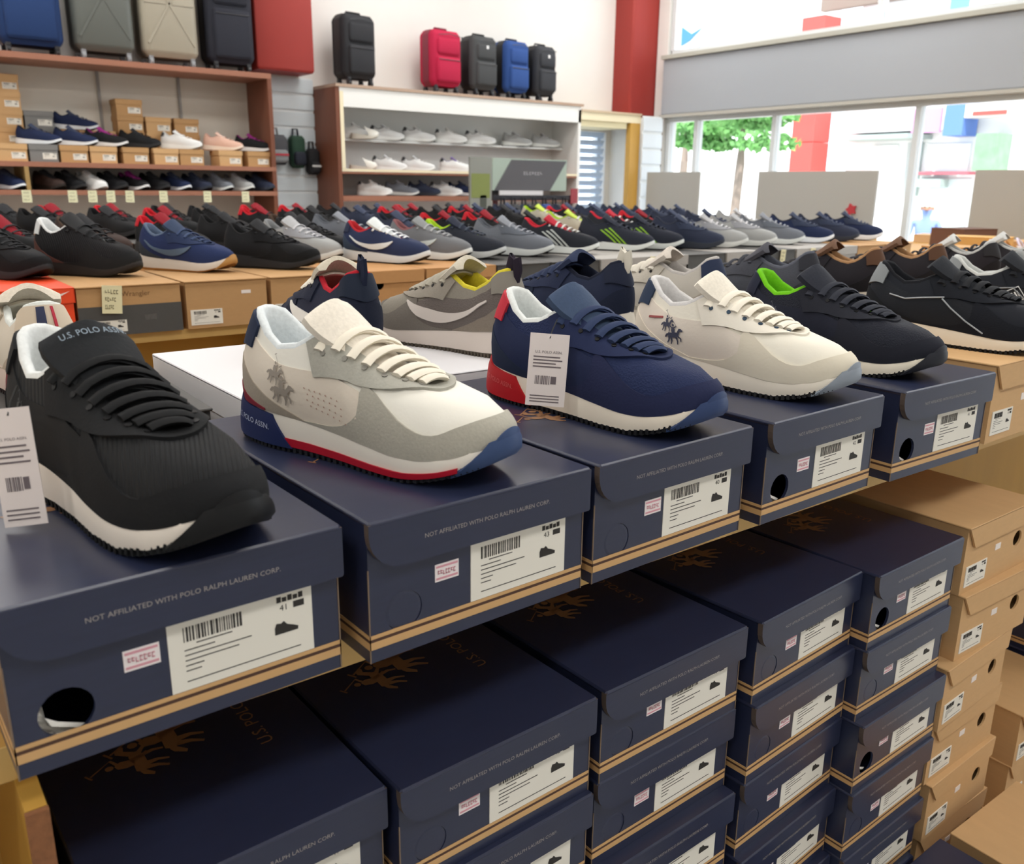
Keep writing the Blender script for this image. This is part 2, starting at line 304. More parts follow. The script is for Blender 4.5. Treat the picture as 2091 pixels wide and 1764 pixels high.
def strip(L, fn, a0, a1, lo, hi, na, nq, off=.0014, mb=None, mi=0):
    """an overlay panel that follows the surface, with its edges turned down"""
    mb = mb or MB(); G = []
    lo = lo if callable(lo) else (lambda a, v=lo: v); hi = hi if callable(hi) else (lambda a, v=hi: v)
    for i in range(-1, na+2):
        ii = min(max(i, 0), na); a = lerp(a0, a1, ii/na); col = []
        for j in range(-1, nq+2):
            jj = min(max(j, 0), nq); q = lerp(lo(a), hi(a), jj/nq)
            o = -.0012 if (i != ii or j != jj) else off
            col.append(fn(a, q)+L.nrm(fn, a, q)*o)
        G.append([tuple(p) for p in col])
    mb.rings(G, mi=mi, close=False); return mb
def decal(L, fn, ac, qc, verts, faces, mb, mi=0, off=.0022, rot=0):
    e = .004; du = (fn(ac+e, qc)-fn(ac-e, qc)).length/(2*e); dv = (fn(ac, qc+.03)-fn(ac, qc-.03)).length/.06
    c, s_ = math.cos(rot), math.sin(rot); out = []
    for x, y in verts:
        xx, yy = x*c-y*s_, x*s_+y*c; a, q = ac+xx/du, qc+yy/dv
        out.append(fn(a, q)+L.nrm(fn, a, min(1, max(0, q)))*off)
    mb.add(out, faces, mi)
def ribbon_fan(polys):                          # list of polygons -> verts, faces
    v, f = [], []
    for p in polys: f.append(tuple(range(len(v), len(v)+len(p)))); v += p
    return v, f
RIDER = ribbon_fan([[(-.45,.05),(-.38,.16),(-.1,.14),(.2,.17),(.36,.1),(.34,-.06),(.15,-.14),(-.2,-.13),(-.4,-.1)], [(.22,.12),(.36,.02),(.5,.2),(.66,.16),(.72,.24),(.6,.36),(.46,.38)],
    [(-.12,.1),(.1,.1),(.16,.36),(.06,.5),(-.08,.46),(-.14,.28)], [(-.02,.14),(.12,.14),(.2,-.12),(.26,-.22),(.16,-.24),(.06,-.1)], [(.06+.09*math.cos(k*PI/4), .60+.09*math.sin(k*PI/4)) for k in range(8)],
    [(.06,.46),(.12,.40),(.34,.5),(.32,.56)], [(.30,.54),(.34,.52),(.02,1.0),(-.02,.98)], [(-.1,.96),(.1,1.06),(.08,1.1),(-.12,1.0)],
    [(.2,-.08),(.32,-.02),(.5,-.2),(.44,-.4),(.38,-.38),(.4,-.22)], [(.08,-.12),(.2,-.12),(.24,-.34),(.16,-.56),(.1,-.54),(.14,-.34)], [(-.42,-.02),(-.28,-.1),(-.36,-.3),(-.52,-.5),(-.58,-.46),(-.46,-.28)], [(-.3,-.1),(-.14,-.12),(-.16,-.34),(-.28,-.56),(-.34,-.54),(-.26,-.34)], [(-.44,.1),(-.4,.0),(-.62,-.16),(-.7,-.12),(-.56,.06)]])
def logo2(size): return [(x*size, y*size) for x, y in RIDER[0]]+[((x*.8-.42)*size, (y*.8+.62)*size) for x, y in RIDER[0]], RIDER[1]+[tuple(i+len(RIDER[0]) for i in f) for f in RIDER[1]]
def make_shoe(name, label, st, lod=2, group=None, L=None):
    """st: colours by part.  lod 2 close, 1 middle distance, 0 far"""
    root = thing(name, label, 'shoe', group=group)
    L = L or Last(st.get('L', .285), st.get('wide', 1), st.get('high', 1), st.get('spring', .024))
    NA, NQ = ((72, 12), (40, 7), (24, 4))[lod]
    g = lambda k, d=None: st.get(k, d)
    def M(k, d, rough=.65, kind='plain', spec=.22):
        v = st.get(k, d)
        if isinstance(v, (list, tuple)): return mat(v[0], v[2] if len(v) > 2 else rough, v[1] if lod else 'plain', spec)
        return mat(v, rough, kind if lod else 'plain', spec)
    base = g('upper', '#222222'); base_c = base[0] if isinstance(base, (list, tuple)) else base
    # sole
    qs = [0, .06, .16] if lod else [0, .16]
    mb = MB(); mb.rings([[tuple(L.sole(i/NA, q)) for i in range(NA)] for q in qs][::1], True, False)
    if lod == 2:
        for i in range(46):                     # tread lugs
            a = .06+.38*i/46
            for aa in (a, 1-a):
                p = L.sole(aa, .03); n = Vector((0, -1 if aa < .5 else 1, 0)); mb.box(p.x-.0016, p.x+.0016, p.y-.002, p.y+.002, p.z-.0012, p.z+.004)
    mb.build('outsole', M('outsole', '#1b1b1d', .7), root, 40)
    qs = [.16, .3, .5, .75, 1] if lod else [.16, .5, 1]
    mb = MB(); mb.rings([[tuple(L.sole(i/NA, q)) for i in range(NA)] for q in qs], False, True)
    mid = mb.build('midsole', M('midsole', '#ece6dc', .55), root, 45)
    if g('stripe'): strip(L, L.sole, .160, .40, .15, .36, 24, 2, .0012).build('sole_stripe', M('stripe', '#b01c2e', .5), root, 40)
    if g('clip'):
        skw = lambda a, q: L.sole(a*(1.12-.24*q), q)
        o = strip(L, skw, -.168, .168, .12, lambda a: lerp(.97, .86, abs(a)/.168), 26, 4, .0022).build('heel_clip', M('clip', '#1f2c55', .5), root, 40)
        if lod == 2 and g('cliptext'):
            t2 = MB(); v, f = text2d(g('cliptext'), .0072); decal(L, L.sole, .112, .52, v, f, t2, off=.0032, rot=-.04); t2.build('heel_lettering', mat(g('cliptextcol', '#d8dbe6'), .6), o)
    # upper
    mb = MB(); mb.rings([[tuple(L.upper(i/NA, j/NQ)) for i in range(NA)] for j in range(NQ+1)])
    mb.build('upper', M('upper', '#222222', .75, 'leather'), root, 60)
    if g('bumper'):
        skew = lambda a, q: L.sole(.5+(a-.5)*(1.62-.85*q), q)
        mb = strip(L, skew, .432, .568, .04, 1., 16, 4, .0022)
        strip(L, L.upper, .455, .545, 0., lambda a: .15*max(0, math.cos((a-.5)/.045*PI/2))**.6+.01, 10, 3, .003, mb)
        mb.build('toe_bumper', M('bumper', '#2a3a5c', .5), root, 45)
    if g('guard') and lod:
        hi = curve(g('guardline', ((.2,.02),(.25,.10),(.282,.28),(.303,.58),(.322,.62),(.342,.36),(.37,.235),(.41,.29),(.45,.34),(.5,.36),(.55,.34),(.59,.29),(.63,.235),(.658,.36),(.678,.62),(.697,.58),(.718,.28),(.75,.10),(.8,.02))))
        strip(L, L.upper, .2, .8, 0., hi, 72 if lod == 2 else 36, 4, .0015).build('toe_guard', M('guard', base_c, .85, 'suede'), root, 50)
    if g('eyestay') and lod:
        lo = curve(((.235,.62),(.27,.60),(.33,.64),(.40,.74),(.46,.80),(.5,.82),(.54,.80),(.6,.74),(.67,.64),(.73,.60),(.765,.62)))
        strip(L, L.upper, .235, .765, lo, 1., 44 if lod == 2 else 24, 3, .0022).build('eyestay', M('eyestay', base_c, .85, 'suede'), root, 50)
        if lod == 2:
            mb = MB()
            for i in range(6):
                for sd in (0, 1):
                    a = lerp(.258, .425, i/5); a = a if sd == 0 else 1-a; p = L.upper(a, .83); n = L.nrm(L.upper, a, .83); u = n.cross(Vector((0,0,1))).normalized(); w = n.cross(u)
                    mb.rings([[tuple(p+n*h+(u*math.cos(2*PI*k/8)+w*math.sin(2*PI*k/8))*r) for k in range(8)] for r, h in ((.0026,.002),(.0026,.0029),(.001,.0029))], False, True)
            mb.build('eyelet', M('eyelet', '#0d0d10', .5), root, 40)['kind'] = 'stuff'
    if g('quarter') and lod:
        lo = curve(((.05,.02),(.2,.02),(.305,.06))); hi = curve(((.05,.86),(.15,.84),(.22,.72),(.26,.62),(.305,.54)))
        for sg in (0, 1):
            f = (lambda a, h=hi: h(a)) if sg == 0 else (lambda a, h=hi: h(1-a)); fl = (lambda a, h=lo: h(a)) if sg == 0 else (lambda a, h=lo: h(1-a))
            strip(L, L.upper, .05 if sg == 0 else .95, .305 if sg == 0 else .695, fl, f, 20, 5, .0007).build('side_panel', M('quarter', base_c, .8, 'suede'), root, 50)
    if g('counter') and lod:
        hi = curve(((-.2,.02),(-.15,.22),(-.08,.46),(0,.52),(.08,.46),(.15,.22),(.2,.02)))
        strip(L, L.upper, -.2, .2, 0., hi, 30, 4, .0014).build('heel_counter', M('counter', base_c, .8, 'suede'), root, 50)
    if g('counter2') and lod:                   # thin coloured band above the heel clip
        hi = curve(((-.14,.03),(0,.2),(.14,.03)))
        strip(L, L.upper, -.14, .14, 0., hi, 20, 2, .0024).build('heel_band', M('counter2', '#7c1f2e', .8), root, 50)
    if g('tab'):
        lo = curve(((-.105,.72),(-.05,.60),(0,.52),(.05,.60),(.105,.72)))
        t_ = strip(L, L.upper, -.105, .105, lo, 1., 18, 4, .0024).build('heel_tab', M('tab', '#222c4c', .7), root, 50)
        if lod == 2 and g('tabstripes'):
            for q0, q1, c in ((-.030, -.004, '#242b4c'), (.016, .024, '#b5213a')):
                strip(L, L.upper, q0, q1, .66, .97, 4, 3, .0036).build('tab_stripe', mat(c, .7), t_, 40)
    if g('swoosh') and lod:                     # curved side flash
        for sg in (0, 1):
            A = (lambda a: a) if sg == 0 else (lambda a: 1-a); lo = curve(((.12,.62),(.17,.36),(.22,.18),(.27,.24),(.33,.56))); hi = curve(((.12,.66),(.17,.50),(.22,.40),(.27,.42),(.33,.58)))
            strip(L, L.upper, A(.12), A(.33), lambda a: lo(A(a)), lambda a: hi(A(a)), 16, 3, .003).build('side_flash', M('swoosh', '#e8e8e8', .5), root, 50)
    if g('bars') and lod:                       # parallel side stripes
        for sg in (0, 1):
            for i in range(3):
                a = .225+.022*i; A = (lambda a: a) if sg == 0 else (lambda a: 1-a)
                mb = MB(); G = []
                for j in range(7):
                    q = .06+.66*j/6; b = a-.05*j/6+.03
                    G.append([tuple(L.upper(A(x), q)+L.nrm(L.upper, A(x), q)*.003) for x in (b, b+.010)])
                mb.rings(G, close=False); mb.build('side_stripe', M('bars', '#e8e8e8', .5), root, 50)
    if g('logo') and lod:
        v, f = logo2(g('logosize', .017)); mb = MB(); decal(L, L.upper, g('logoa', .178), g('logoq', .42), v, f, mb, rot=g('logorot', .12)); mb.build('rider_emblem', mat(g('logo'), .7), root)
    if g('perfs') and lod == 2:
        mb = MB()
        for i in range(7):
            for j in range(4): v, f = ribbon_fan([[(.0008*math.cos(k*PI/3), .0008*math.sin(k*PI/3)) for k in range(6)]]); decal(L, L.upper, .216+.0075*i+.003*(j % 2), .50-.075*j-.02*i, v, f, mb, off=.0016)
        mb.build('perforations', mat('#b08a78', .8), root)['kind'] = 'stuff'
    if g('dash') and lod:
        mb = strip(L, L.upper, .118, .152, lambda a: .56+(a-.118)*4, lambda a: .60+(a-.118)*4, 6, 1, .0018); mb.build('red_dash', mat(g('dash'), .6), root, 40)
    if g('outline') and lod == 2:               # thin pale piping on the side
        mb = MB(); pts = [(.13,.60),(.17,.62),(.21,.66),(.25,.62)] ; pts2 = [(.30,.06),(.275,.22),(.255,.42),(.245,.60)]
        for pp in (pts, pts2): mb.tube([L.upper(a, q)+L.nrm(L.upper, a, q)*.002 for a, q in pp], .0011, 5)
        mb.build('piping', mat(g('outline'), .6), root, 60)
    if g('patch') and lod == 2:
        mb = MB(); q = [(-.019,-.010),(.019,-.010),(.019,.010),(-.019,.010)]
        for i in range(4):
            a, b = q[i], q[(i+1) % 4]; n = 5; v = []
            for j in range(n+1):
                x, y = lerp(a[0], b[0], j/n), lerp(a[1], b[1], j/n); v += [(x, y), (x*.93, y*.87)]
            decal(L, L.upper, .235, .46, v, [(2*j, 2*j+2, 2*j+3, 2*j+1) for j in range(n)], mb, rot=.25)
        v, f = ribbon_fan([[(x-.0012, -.004), (x+.0012, -.004), (x+.0012, .004), (x-.0012, .004)] for x in (-.012, -.007, -.002, .003, .008, .012)]); decal(L, L.upper, .235, .46, v, f, mb, rot=.25); mb.build('side_patch', mat(g('patch'), .6), root)
    # collar, lining, insole
    NR = NA; prof = ((0,.0,0),(.001,.0035,.25),(.0045,.0045,.55),(.0075,.001,.8),(.008,-.012,1),(.0065,-.035,1))
    R_ = []
    for d, dz, _ in prof:
        ring = []
        for i in range(NR):
            a = i/NR; r = L.rim(a); u = min(a, 1-a)*2; k = 1-sm(.5, .66, u); n = Vector((0,0,0)); c = Vector((lerp(.10, .40, sm(0, .7, u))*L.L, 0, r.z)); n = (c-r); n.z = 0
            n = n.normalized() if n.length > 1e-6 else Vector((1,0,0)); dd = lerp(.0008, d, k)
            z = max(r.z+dz*(k if dz > 0 else 1), .046); ring.append(tuple(r+n*dd+Vector((0,0,z-r.z))))
        R_.append(ring)
    R_.append([(lerp(p[0], .3*L.L, .06), p[1]*.92, .046) for p in R_[-1]])
    MB().rings(R_, False, True).build('collar_lining', M('lining', '#e8e8e4', .85, 'fabric'), root, 70)
    # tongue
    tp = [(.68,.068,.011),(.61,.081,.018),(.54,.093,.0235),(.48,.104,.028),(.44,.112,.031),(.405,.1205,.032),(.38,.127,.030),(.37,.129,.022)]
    if lod == 0: tp = tp[::2]+tp[-1:]
    nu = (9, 7, 5)[2-lod]; top, bot = [], []
    for i, (t, z, w) in enumerate(tp):
        f = i/(len(tp)-1); th = .004+.003*f; row = []; row2 = []
        for j in range(nu):
            x = -1+2*j/(nu-1); dz = -(.006+.006*f)*x*x; bx = .010*f*x*x
            row.append((t*L.L-bx, x*w, z*L.h+dz+.001)); row2.append((t*L.L-bx-th*.75, x*w*.96, z*L.h+dz-th*.6))
        top.append(row); bot.append(row2)
    mb = MB(); mb.rings([a+b[::-1] for a, b in zip(top, bot)], True, True)
    tg = mb.build('tongue', M('tongue', base_c, .8, 'fabric'), root, 50)
    if lod == 2 and g('tonguetext'):
        mb = MB(); v, f = text2d('U.S. POLO ASSN.', .0062); mb.add([(lerp(.412, .392, (y+.001)/.006)*L.L-.002+.0030, x, lerp(.1185, .1230, (y+.001)/.006)*L.h+.003-.35*x*x*20) for x, y in v], f)
        mb.build('tongue_lettering', mat(g('tonguetext'), .6), tg)
    # laces
    mb = MB(); nl = (8, 6, 4)[2-lod]; ns = (8, 6, 4)[2-lod]; rl = .0058 if lod == 2 else .004 if lod else .005
    for i in range(nl):
        a = lerp(.252, .43, i/(nl-1)); A, B = L.upper(a, .86), L.upper(1-a-.012, .86); A = A+L.nrm(L.upper, a, .86)*.003; B = B+L.nrm(L.upper, 1-a, .86)*.003
        zt = RIMZ((1-math.cos(PI*2*a))/2)*L.h; path = []
        for k in range(ns+1):
            f = k/ns; p = A.lerp(B, f); up = zt+.0045-p.z; p.z += up*math.sin(PI*f)**.7 if up > 0 else 0; path.append(p)
        mb.tube(path, rl, 6 if lod else 4, flat=.5)
        if lod == 2 and i < nl-1:               # the crossing run beneath
            a2 = lerp(.252, .43, (i+1)/(nl-1)); B2 = L.upper(1-a2, .9); path = []
            for k in range(ns+1):
                f = k/ns; p = A.lerp(B2, f); p.z = lerp(p.z, zt+.003, math.sin(PI*f)**.7); path.append(p)
            mb.tube(path, .003, 5, flat=.5)
    if lod == 2 and g('bow', False):
        c = L.rim(.252); c = Vector((c.x-.004, 0, RIMZ(.55)*L.h+.012))
        for sg in (-1, 1):
            lp = [c, c+Vector((.006,sg*.012,.003)), c+Vector((.016,sg*.027,-.006)), c+Vector((.024,sg*.030,-.016)), c+Vector((.024,sg*.022,-.013)), c+Vector((.012,sg*.008,-.003)), c+Vector((.002,0,-.001))]
            mb.tube(lp, .0024, 5, flat=.6)
            mb.tube([c, c+Vector((.012,sg*.008,-.002)), c+Vector((.028,sg*.014,-.012)), c+Vector((.040,sg*.018,-.021))], .002, 5, flat=.6)
        mb.lathe([(.001,-.005),(.005,-.003),(.005,.002),(.001,.004)], 8, c=c)
    mb.build('laces', M('laces', '#222222', .8), root, 60)
    if g('pull') and lod:                       # loop at the back of the collar
        r = L.rim(0); mb = MB(); mb.tube([r+Vector((-.003,0,-.014)), r+Vector((-.008,0,.002)), r+Vector((-.006,0,.016)), r+Vector((.001,0,.019)), r+Vector((.005,0,.006)), r+Vector((.006,0,-.006))], .0045, 6, flat=1.6, updir=Vector((1,0,.3)))
        mb.build('pull_tab', M('pull', '#1c2238', .8), root, 50)
    return root
def hang_tag(shoe, loc, rot, w, h):
    mb = MB(); mb.box(-w/2, w/2, -.0004, .0004, -h, 0); o = mb.build('hang_tag', mat('#e9dfdc', .6), shoe); o.location = loc; o.rotation_euler = rot; o['label'] = 'pale pink printed hang tag'
    p = MB()
    v, f = text2d('U.S. POLO ASSN.', w*.095)
    p.add([(x, -.0007, y-h*.27) for x, y in v], f)
    for i, (a, b) in enumerate(((-.38,.30),(-.38,.36),(-.38,.2),(-.38,.34))): z = -h*(.32+.045*i); p.box(a*w, b*w, -.0007, -.0005, z-.0006, z+.0006)
    r = random.Random(3); x = -.3*w
    while x < .06*w:
        d = r.uniform(.008, .03)*w; p.box(x, x+d, -.0007, -.0005, -h*.70, -h*.58); x += d+r.uniform(.01, .03)*w
    p.box(.1*w, .24*w, -.0007, -.0005, -h*.69, -h*.585)
    for i in range(3): z = -h*(.86+.04*i); p.box(-.4*w, .35*w, -.0007, -.0005, z-.0005, z+.0005)
    p.build('tag_print', mat('#6e6468', .8), o)
    s_ = MB(); s_.tube([(0, -.0006, -h*.06), (.002, .002, .004), (.006, .006, .014)], .0006, 5); s_.build('tag_string', mat('#333333', .8), o)
    return o
# ------------------------------------------------------------------ shoe boxes
def scribble(mb, x0, x1, z0, z1, y, n, seed=0):      # unreadable small lettering
    r = random.Random(seed+n)
    for i in range(n):
        a = lerp(x0, x1, i/n); b = lerp(x0, x1, (i+.72)/n); h = z1-z0; z = z0+r.choice((0, 0, .25))*h
        mb.box(a, lerp(a, b, .3), y-.0002, y, z, z1-r.choice((0, .2))*h); mb.box(a, b, y-.0002, y, z, z+h*.2)
        if r.random() < .6: mb.box(a, b, y-.0002, y, z1-.3*h, z1-.1*h)
def holed_front(mb, x0, x1, z0, z1, y, hx, hz, r, depth=.003, n=20, mi=0):
    an = sorted(set([2*PI*k/n for k in range(n)]+[math.atan2(z-hz, x-hx) % (2*PI) for x in (x0, x1) for z in (z0, z1)])); C_, R_ = [], []
    for a in an:
        c, s = math.cos(a), math.sin(a); C_.append((hx+r*c, hz+r*s)); k = min([((x1 if c > 0 else x0)-hx)/c if abs(c) > 1e-9 else 9, ((z1 if s > 0 else z0)-hz)/s if abs(s) > 1e-9 else 9]); R_.append((hx+k*c, hz+k*s))
    mb.rings([[(p[0], y+depth, p[1]) for p in C_], [(p[0], y, p[1]) for p in C_], [(p[0], y, p[1]) for p in R_]], mi=mi)
def open_body(mb, W_, D, H, y0=.004, e=.002, mi=0):
    x0, x1, z1 = e, W_-e, H-.003; v = [(x0,y0,0),(x1,y0,0),(x1,D-.002,0),(x0,D-.002,0),(x0,y0,z1),(x1,y0,z1),(x1,D-.002,z1),(x0,D-.002,z1)]
    mb.add(v, [(0,3,2,1),(4,5,6,7),(1,2,6,5),(2,3,7,6),(3,0,4,7)], mi)
def flap_poly(W_, z0, z1, rl, rr, x0=0):
    p = [(x0, z1), (W_, z1)]
    def arc(cx, cz, r, a0, a1): return [(cx+r*math.cos(math.radians(lerp(a0, a1, k/7))), cz+r*math.sin(math.radians(lerp(a0, a1, k/7)))) for k in range(8)]
    p += arc(W_-rr, z0+rr, rr, 0, -90) if rr else [(W_, z0)]
    p += arc(x0+rl, z0+rl, rl, -90, -180) if rl else [(x0, z0)]
    return p[::-1]
NAVY = mat('#272d46', .31, 'navyboard', .55); KRAFT = mat('#b98c5c', .75, 'board', .3); GOLD = mat('#cfa571', .55, 'board', .4); BROWN = mat('#4a2f22', .7)
PAPER = mat('#ebe7dc', .6); INK = mat('#2a2724', .7); PINK = mat('#d79aa6', .6)
def label_print(p, x0, x1, z0, z1, y, seed=1, icon=True, size='41'):
    r = random.Random(seed); w = x1-x0; h = z1-z0; x = x0+.10*w
    while x < x0+.50*w: d = r.uniform(.004, .016)*w; p.box(x, x+d, y-.0002, y, z1-.30*h, z1-.09*h); x += d+r.uniform(.006, .014)*w
    for i, (a, b) in enumerate(((.18,.42),(.1,.3),(.1,.55),(.1,.46),(.1,.22),(.1,.2))): z = z1-h*(.345+.075*i); p.box(x0+a*w, x0+b*w, y-.0002, y, z-h*.007, z+h*.007)
    p.box(x0+.1*w, x0+.9*w, y-.0002, y, z0+.12*h, z0+.133*h)
    for k in range(5): p.box(x0+(.74+.040*k)*w, x0+(.772+.040*k)*w, y-.0002, y, z1-.13*h, z1-.045*h-.02*h*(k % 2))
    v, f = text2d(size, h*.13); p.add([(vx+x0+.79*w, y-.0002, vz+z1-.26*h) for vx, vz in v], f)
    p.box(x0+.86*w, x0+.94*w, y-.0002, y, z1-.26*h, z1-.165*h)
    if icon:
        ic = [(-.5,-.2),(.5,-.2),(.52,-.05),(.3,.06),(.05,.16),(-.1,.34),(-.22,.26),(-.42,.3),(-.5,.1)]; p.add([(x0+.80*w+a*.17*w, y-.0002, z0+.46*h+b*.17*w) for a, b in ic], [tuple(range(len(ic)))])
_bp = {}
def navy_parts(H):
    if H in _bp: return _bp[H]
    W_, D = .21, .33; k = {}
    mb = MB(); open_body(mb, W_, D, H); holed_front(mb, .002, W_-.002, 0, H-.003, .004, .031, .034, .0155); k['body'] = mb.mesh('body', NAVY)
    mb = MB(); mb.rbox(0, W_, -.0030, D, H-.0048, H, .0022); mb.prism(flap_poly(W_, H-.038, H-.002, .028, .002), -.0028, .0034, 'y', 0, 1); k['lid'] = mb.mesh('lid', [NAVY, mat('#53463f', .7)])
    for nm, z0, z1, mt in (('gold_stripe', .0105, .0165, GOLD), ('brown_stripe', .0165, .0190, BROWN), ('gold_line', .0190, .0218, GOLD)):
        mb = MB(); mb.box(.0016, W_-.0016, .0034, .0042, z0, z1); mb.box(.0014, .0021, .0034, D-.01, z0, z1); mb.box(W_-.0021, W_-.0014, .0034, D-.01, z0, z1); k[nm] = mb.mesh(nm, mt)
    mb = MB(); mb.box(.0015, .0024, .0034, .0044, 0, H-.038); k['corner_edge'] = mb.mesh('corner_edge', mat('#7d6a58', .7))
    mb = MB(); mb.box(.091, .188, .0034, .0042, .0222, .0702); k['label'] = mb.mesh('label', PAPER)
    for s in range(4):
        mb = MB(); label_print(mb, .091, .188, .0222, .0702, .0034, s+1, True, ('41', '43', '40', '42')[s]); k['label_print%d' % s] = mb.mesh('label_print', INK)
    mb = MB(); mb.box(.060, .0815, .0036, .0042, .046, .0600); k['price_sticker'] = mb.mesh('price_sticker', mat('#efe6e6', .6))
    mb = MB()
    for z in (.0475, .0570): mb.box(.061, .0805, .0034, .0036, z, z+.0016)
    scribble(mb, .0625, .079, .0510, .0552, .0034, 7, 3); k['sticker_print'] = mb.mesh('sticker_print', PINK)
    mb = MB(); v, f = text2d('NOT AFFILIATED WITH POLO RALPH LAUREN CORP.', .0049); mb.add([(x*1.02+.105, -.0031, z+H-.0215) for x, z in v], f); k['lid_lettering'] = mb.mesh('lid_lettering', mat('#a09a98', .6))
    mb = MB(); v, f = logo2(.046); mb.add([(.098-y, .165+x, H+.0003) for x, y in v], f); k['lid_emblem'] = mb.mesh('lid_emblem', mat('#9a6f4c', .45, 'plain', .6)); mb = MB(); v, f = text2d('U.S. POLO ASSN.', .0165); mb.add([(.166-y, .165+x, H+.0003) for x, y in v], f); k['lid_name'] = mb.mesh('lid_name', mat('#9a6f4c', .45, 'plain', .6))
    mb = MB(); mb.rings([[(.031+r*math.cos(2*PI*i/20), y, .034+r*math.sin(2*PI*i/20)) for i in range(20)] for r, y in ((.0153,.0062),(.0153,.0046),(.013,.0042))], False, True); k['thumb_disc'] = mb.mesh('thumb_disc', NAVY)
    mb = MB(); r = random.Random(5); G = [[(.008+.002*j*(1 if j < 3 else .2)+(.018-.0022*j)*i/7+r.uniform(-.001,.001)+(.016*i/7 if j < 2 else 0), .012+r.uniform(-.003,.004), .012+.040*j/6+r.uniform(-.001,.001)) for i in range(8)] for j in range(7)]; mb.rings(G, close=False); k['tissue_paper'] = mb.mesh('tissue_paper', mat('#f2f0ea', .8))
    _bp[H] = k; return k
def navy_box(label, loc, rz=0, H=.111, punched=False, seed=0, group='navy shoe boxes'):
    k = navy_parts(H); t = thing('shoe_box', label, 'shoe box', loc, rz, group)
    put('body', k['body'], t); l = put('lid', k['lid'], t); put('lid_lettering', k['lid_lettering'], l); put('lid_emblem', k['lid_emblem'], l)['label'] = 'bronze rider emblem'; put('lid_name', k['lid_name'], l)
    put('corner_edge', k['corner_edge'], t, (.2062, 0, 0))
    for n in ('gold_stripe', 'brown_stripe', 'gold_line', 'corner_edge'): put(n, k[n], t)
    lb = put('label', k['label'], t); lb['label'] = 'white size label with barcode'; put('label_print', k['label_print%d' % (seed % 4)], lb)
    r = random.Random(seed); s = put('price_sticker', k['price_sticker'], t, (r.uniform(-.003,.006), 0, r.uniform(-.003,.003))); put('sticker_print', k['sticker_print'], s)
    if punched: put('tissue_paper', k['tissue_paper'], t)['label'] = 'white tissue paper behind the thumb hole'
    else: put('thumb_disc', k['thumb_disc'], t)
    return t
def carton_parts(key, W_, D, H, body, lid, lab=None, flap='cut', hole=None, band=None, txt=None, printc=INK, sticker=None):
    """other cartons: lidded or flapped, with a label (x0,x1,z0,z1), a hole (x,z,r) and a lower colour band"""
    kk = ('c', key)
    if kk in _bp: return _bp[kk]
    k = {}; mb = MB(); open_body(mb, W_, D, H)
    if hole: holed_front(mb, .002, W_-.002, 0, H-.003, .004, *hole)
    else: mb.box(.002, W_-.002, .004, .006, 0, H-.003)
    k['body'] = mb.mesh('body', body); mb = MB()
    if flap == 'cut': mb.rbox(0, W_, .0, D, H-.003, H, .0012); mb.prism([(.0, H-.001), (.022, H-.036), (W_-.004, H-.036), (W_, H-.001)], 0, .003, 'y')
    elif flap == 'lid':
        h = .032; mb.rbox(-.002, W_+.002, .0, D+.002, H-.003, H+.001, .0014); mb.box(-.002, W_+.002, 0, .002, H-h, H); mb.box(-.002, .0, 0, D, H-h, H); mb.box(W_, W_+.002, 0, D, H-h, H)
    else: mb.rbox(0, W_, .0, D, H-.003, H, .0012)
    k['lid'] = mb.mesh('lid', lid)
    if band: mb = MB(); mb.box(.0015, W_-.0015, .0034, .005, 0, band[0]); k['band'] = mb.mesh('band', band[1])
    if lab:
        mb = MB(); mb.box(lab[0], lab[1], .0030, .0042, lab[2], lab[3]); k['label'] = mb.mesh('label', PAPER)
        mb = MB(); label_print(mb, *lab, .0030, 7); k['label_print'] = mb.mesh('label_print', INK)
    if txt:
        mb = MB()
        if txt[0] is None: scribble(mb, txt[2]-txt[1]*2, txt[2]+txt[1]*2, txt[3], txt[3]+txt[1]*.45, -.0003 if txt[3] > H-.036 and flap != 'none' else .0032, 6)
        else: v, f = text2d(txt[0], txt[1]); mb.add([(x+txt[2], -.0003 if txt[3] > H-.036 and flap != 'none' else .0032, z+txt[3]) for x, z in v], f); k['lettering'] = mb.mesh('lettering', txt[4] if len(txt) > 4 else mat('#7a5a3a', .7))
    if sticker: mb = MB(); mb.box(sticker[0], sticker[1], .0034, .0042, sticker[2], sticker[3]); k['price_sticker'] = mb.mesh('price_sticker', mat('#efe6e0', .6))
    _bp[kk] = k; return k
def carton(k, label, loc, rz=0, group=None, extra=None, name='shoe_box'):
    t = thing(name, label, 'shoe box', loc, rz, group)
    for n in ('body', 'lid', 'band', 'price_sticker', 'lettering'):
        if n in k: put(n, k[n], t)
    if 'label' in k: put('label_print', k['label_print'], put('label', k['label'], t))
    return t
TAN = mat('#d0a878', .7, 'board', .3); TAN2 = mat('#bd9465', .7, 'board', .3); WHITE_C = mat('#e4e3e6', .5, 'plain', .4); ORANGE = mat('#ee4a1e', .5); DKGREY = mat('#4b4a48', .6, 'board'); GREY_C = mat('#a9a5a0', .6, 'board')
def k_tan(): return carton_parts('tan', .21, .33, .111, TAN, TAN, (.012, .072, .010, .044), 'cut', (.165, .052, .0135), None, (None, .009, .13, .094), sticker=(.094, .110, .050, .060))
def k_white(): return carton_parts('white', .215, .33, .111, WHITE_C, WHITE_C, (.11, .19, .015, .06), 'lid')
def k_orange(): return carton_parts('orange', .21, .33, .111, ORANGE, ORANGE, (.10, .19, .012, .05), 'lid', (.085, .045, .012))
def k_duo(): return carton_parts('duo', .225, .33, .111, TAN2, TAN2, (.03, .10, .008, .034), 'none', None, (.066, DKGREY), ('Wrangler', .016, .125, .086, mat('#7c5a36', .7)), sticker=(.14, .165, .030, .042))
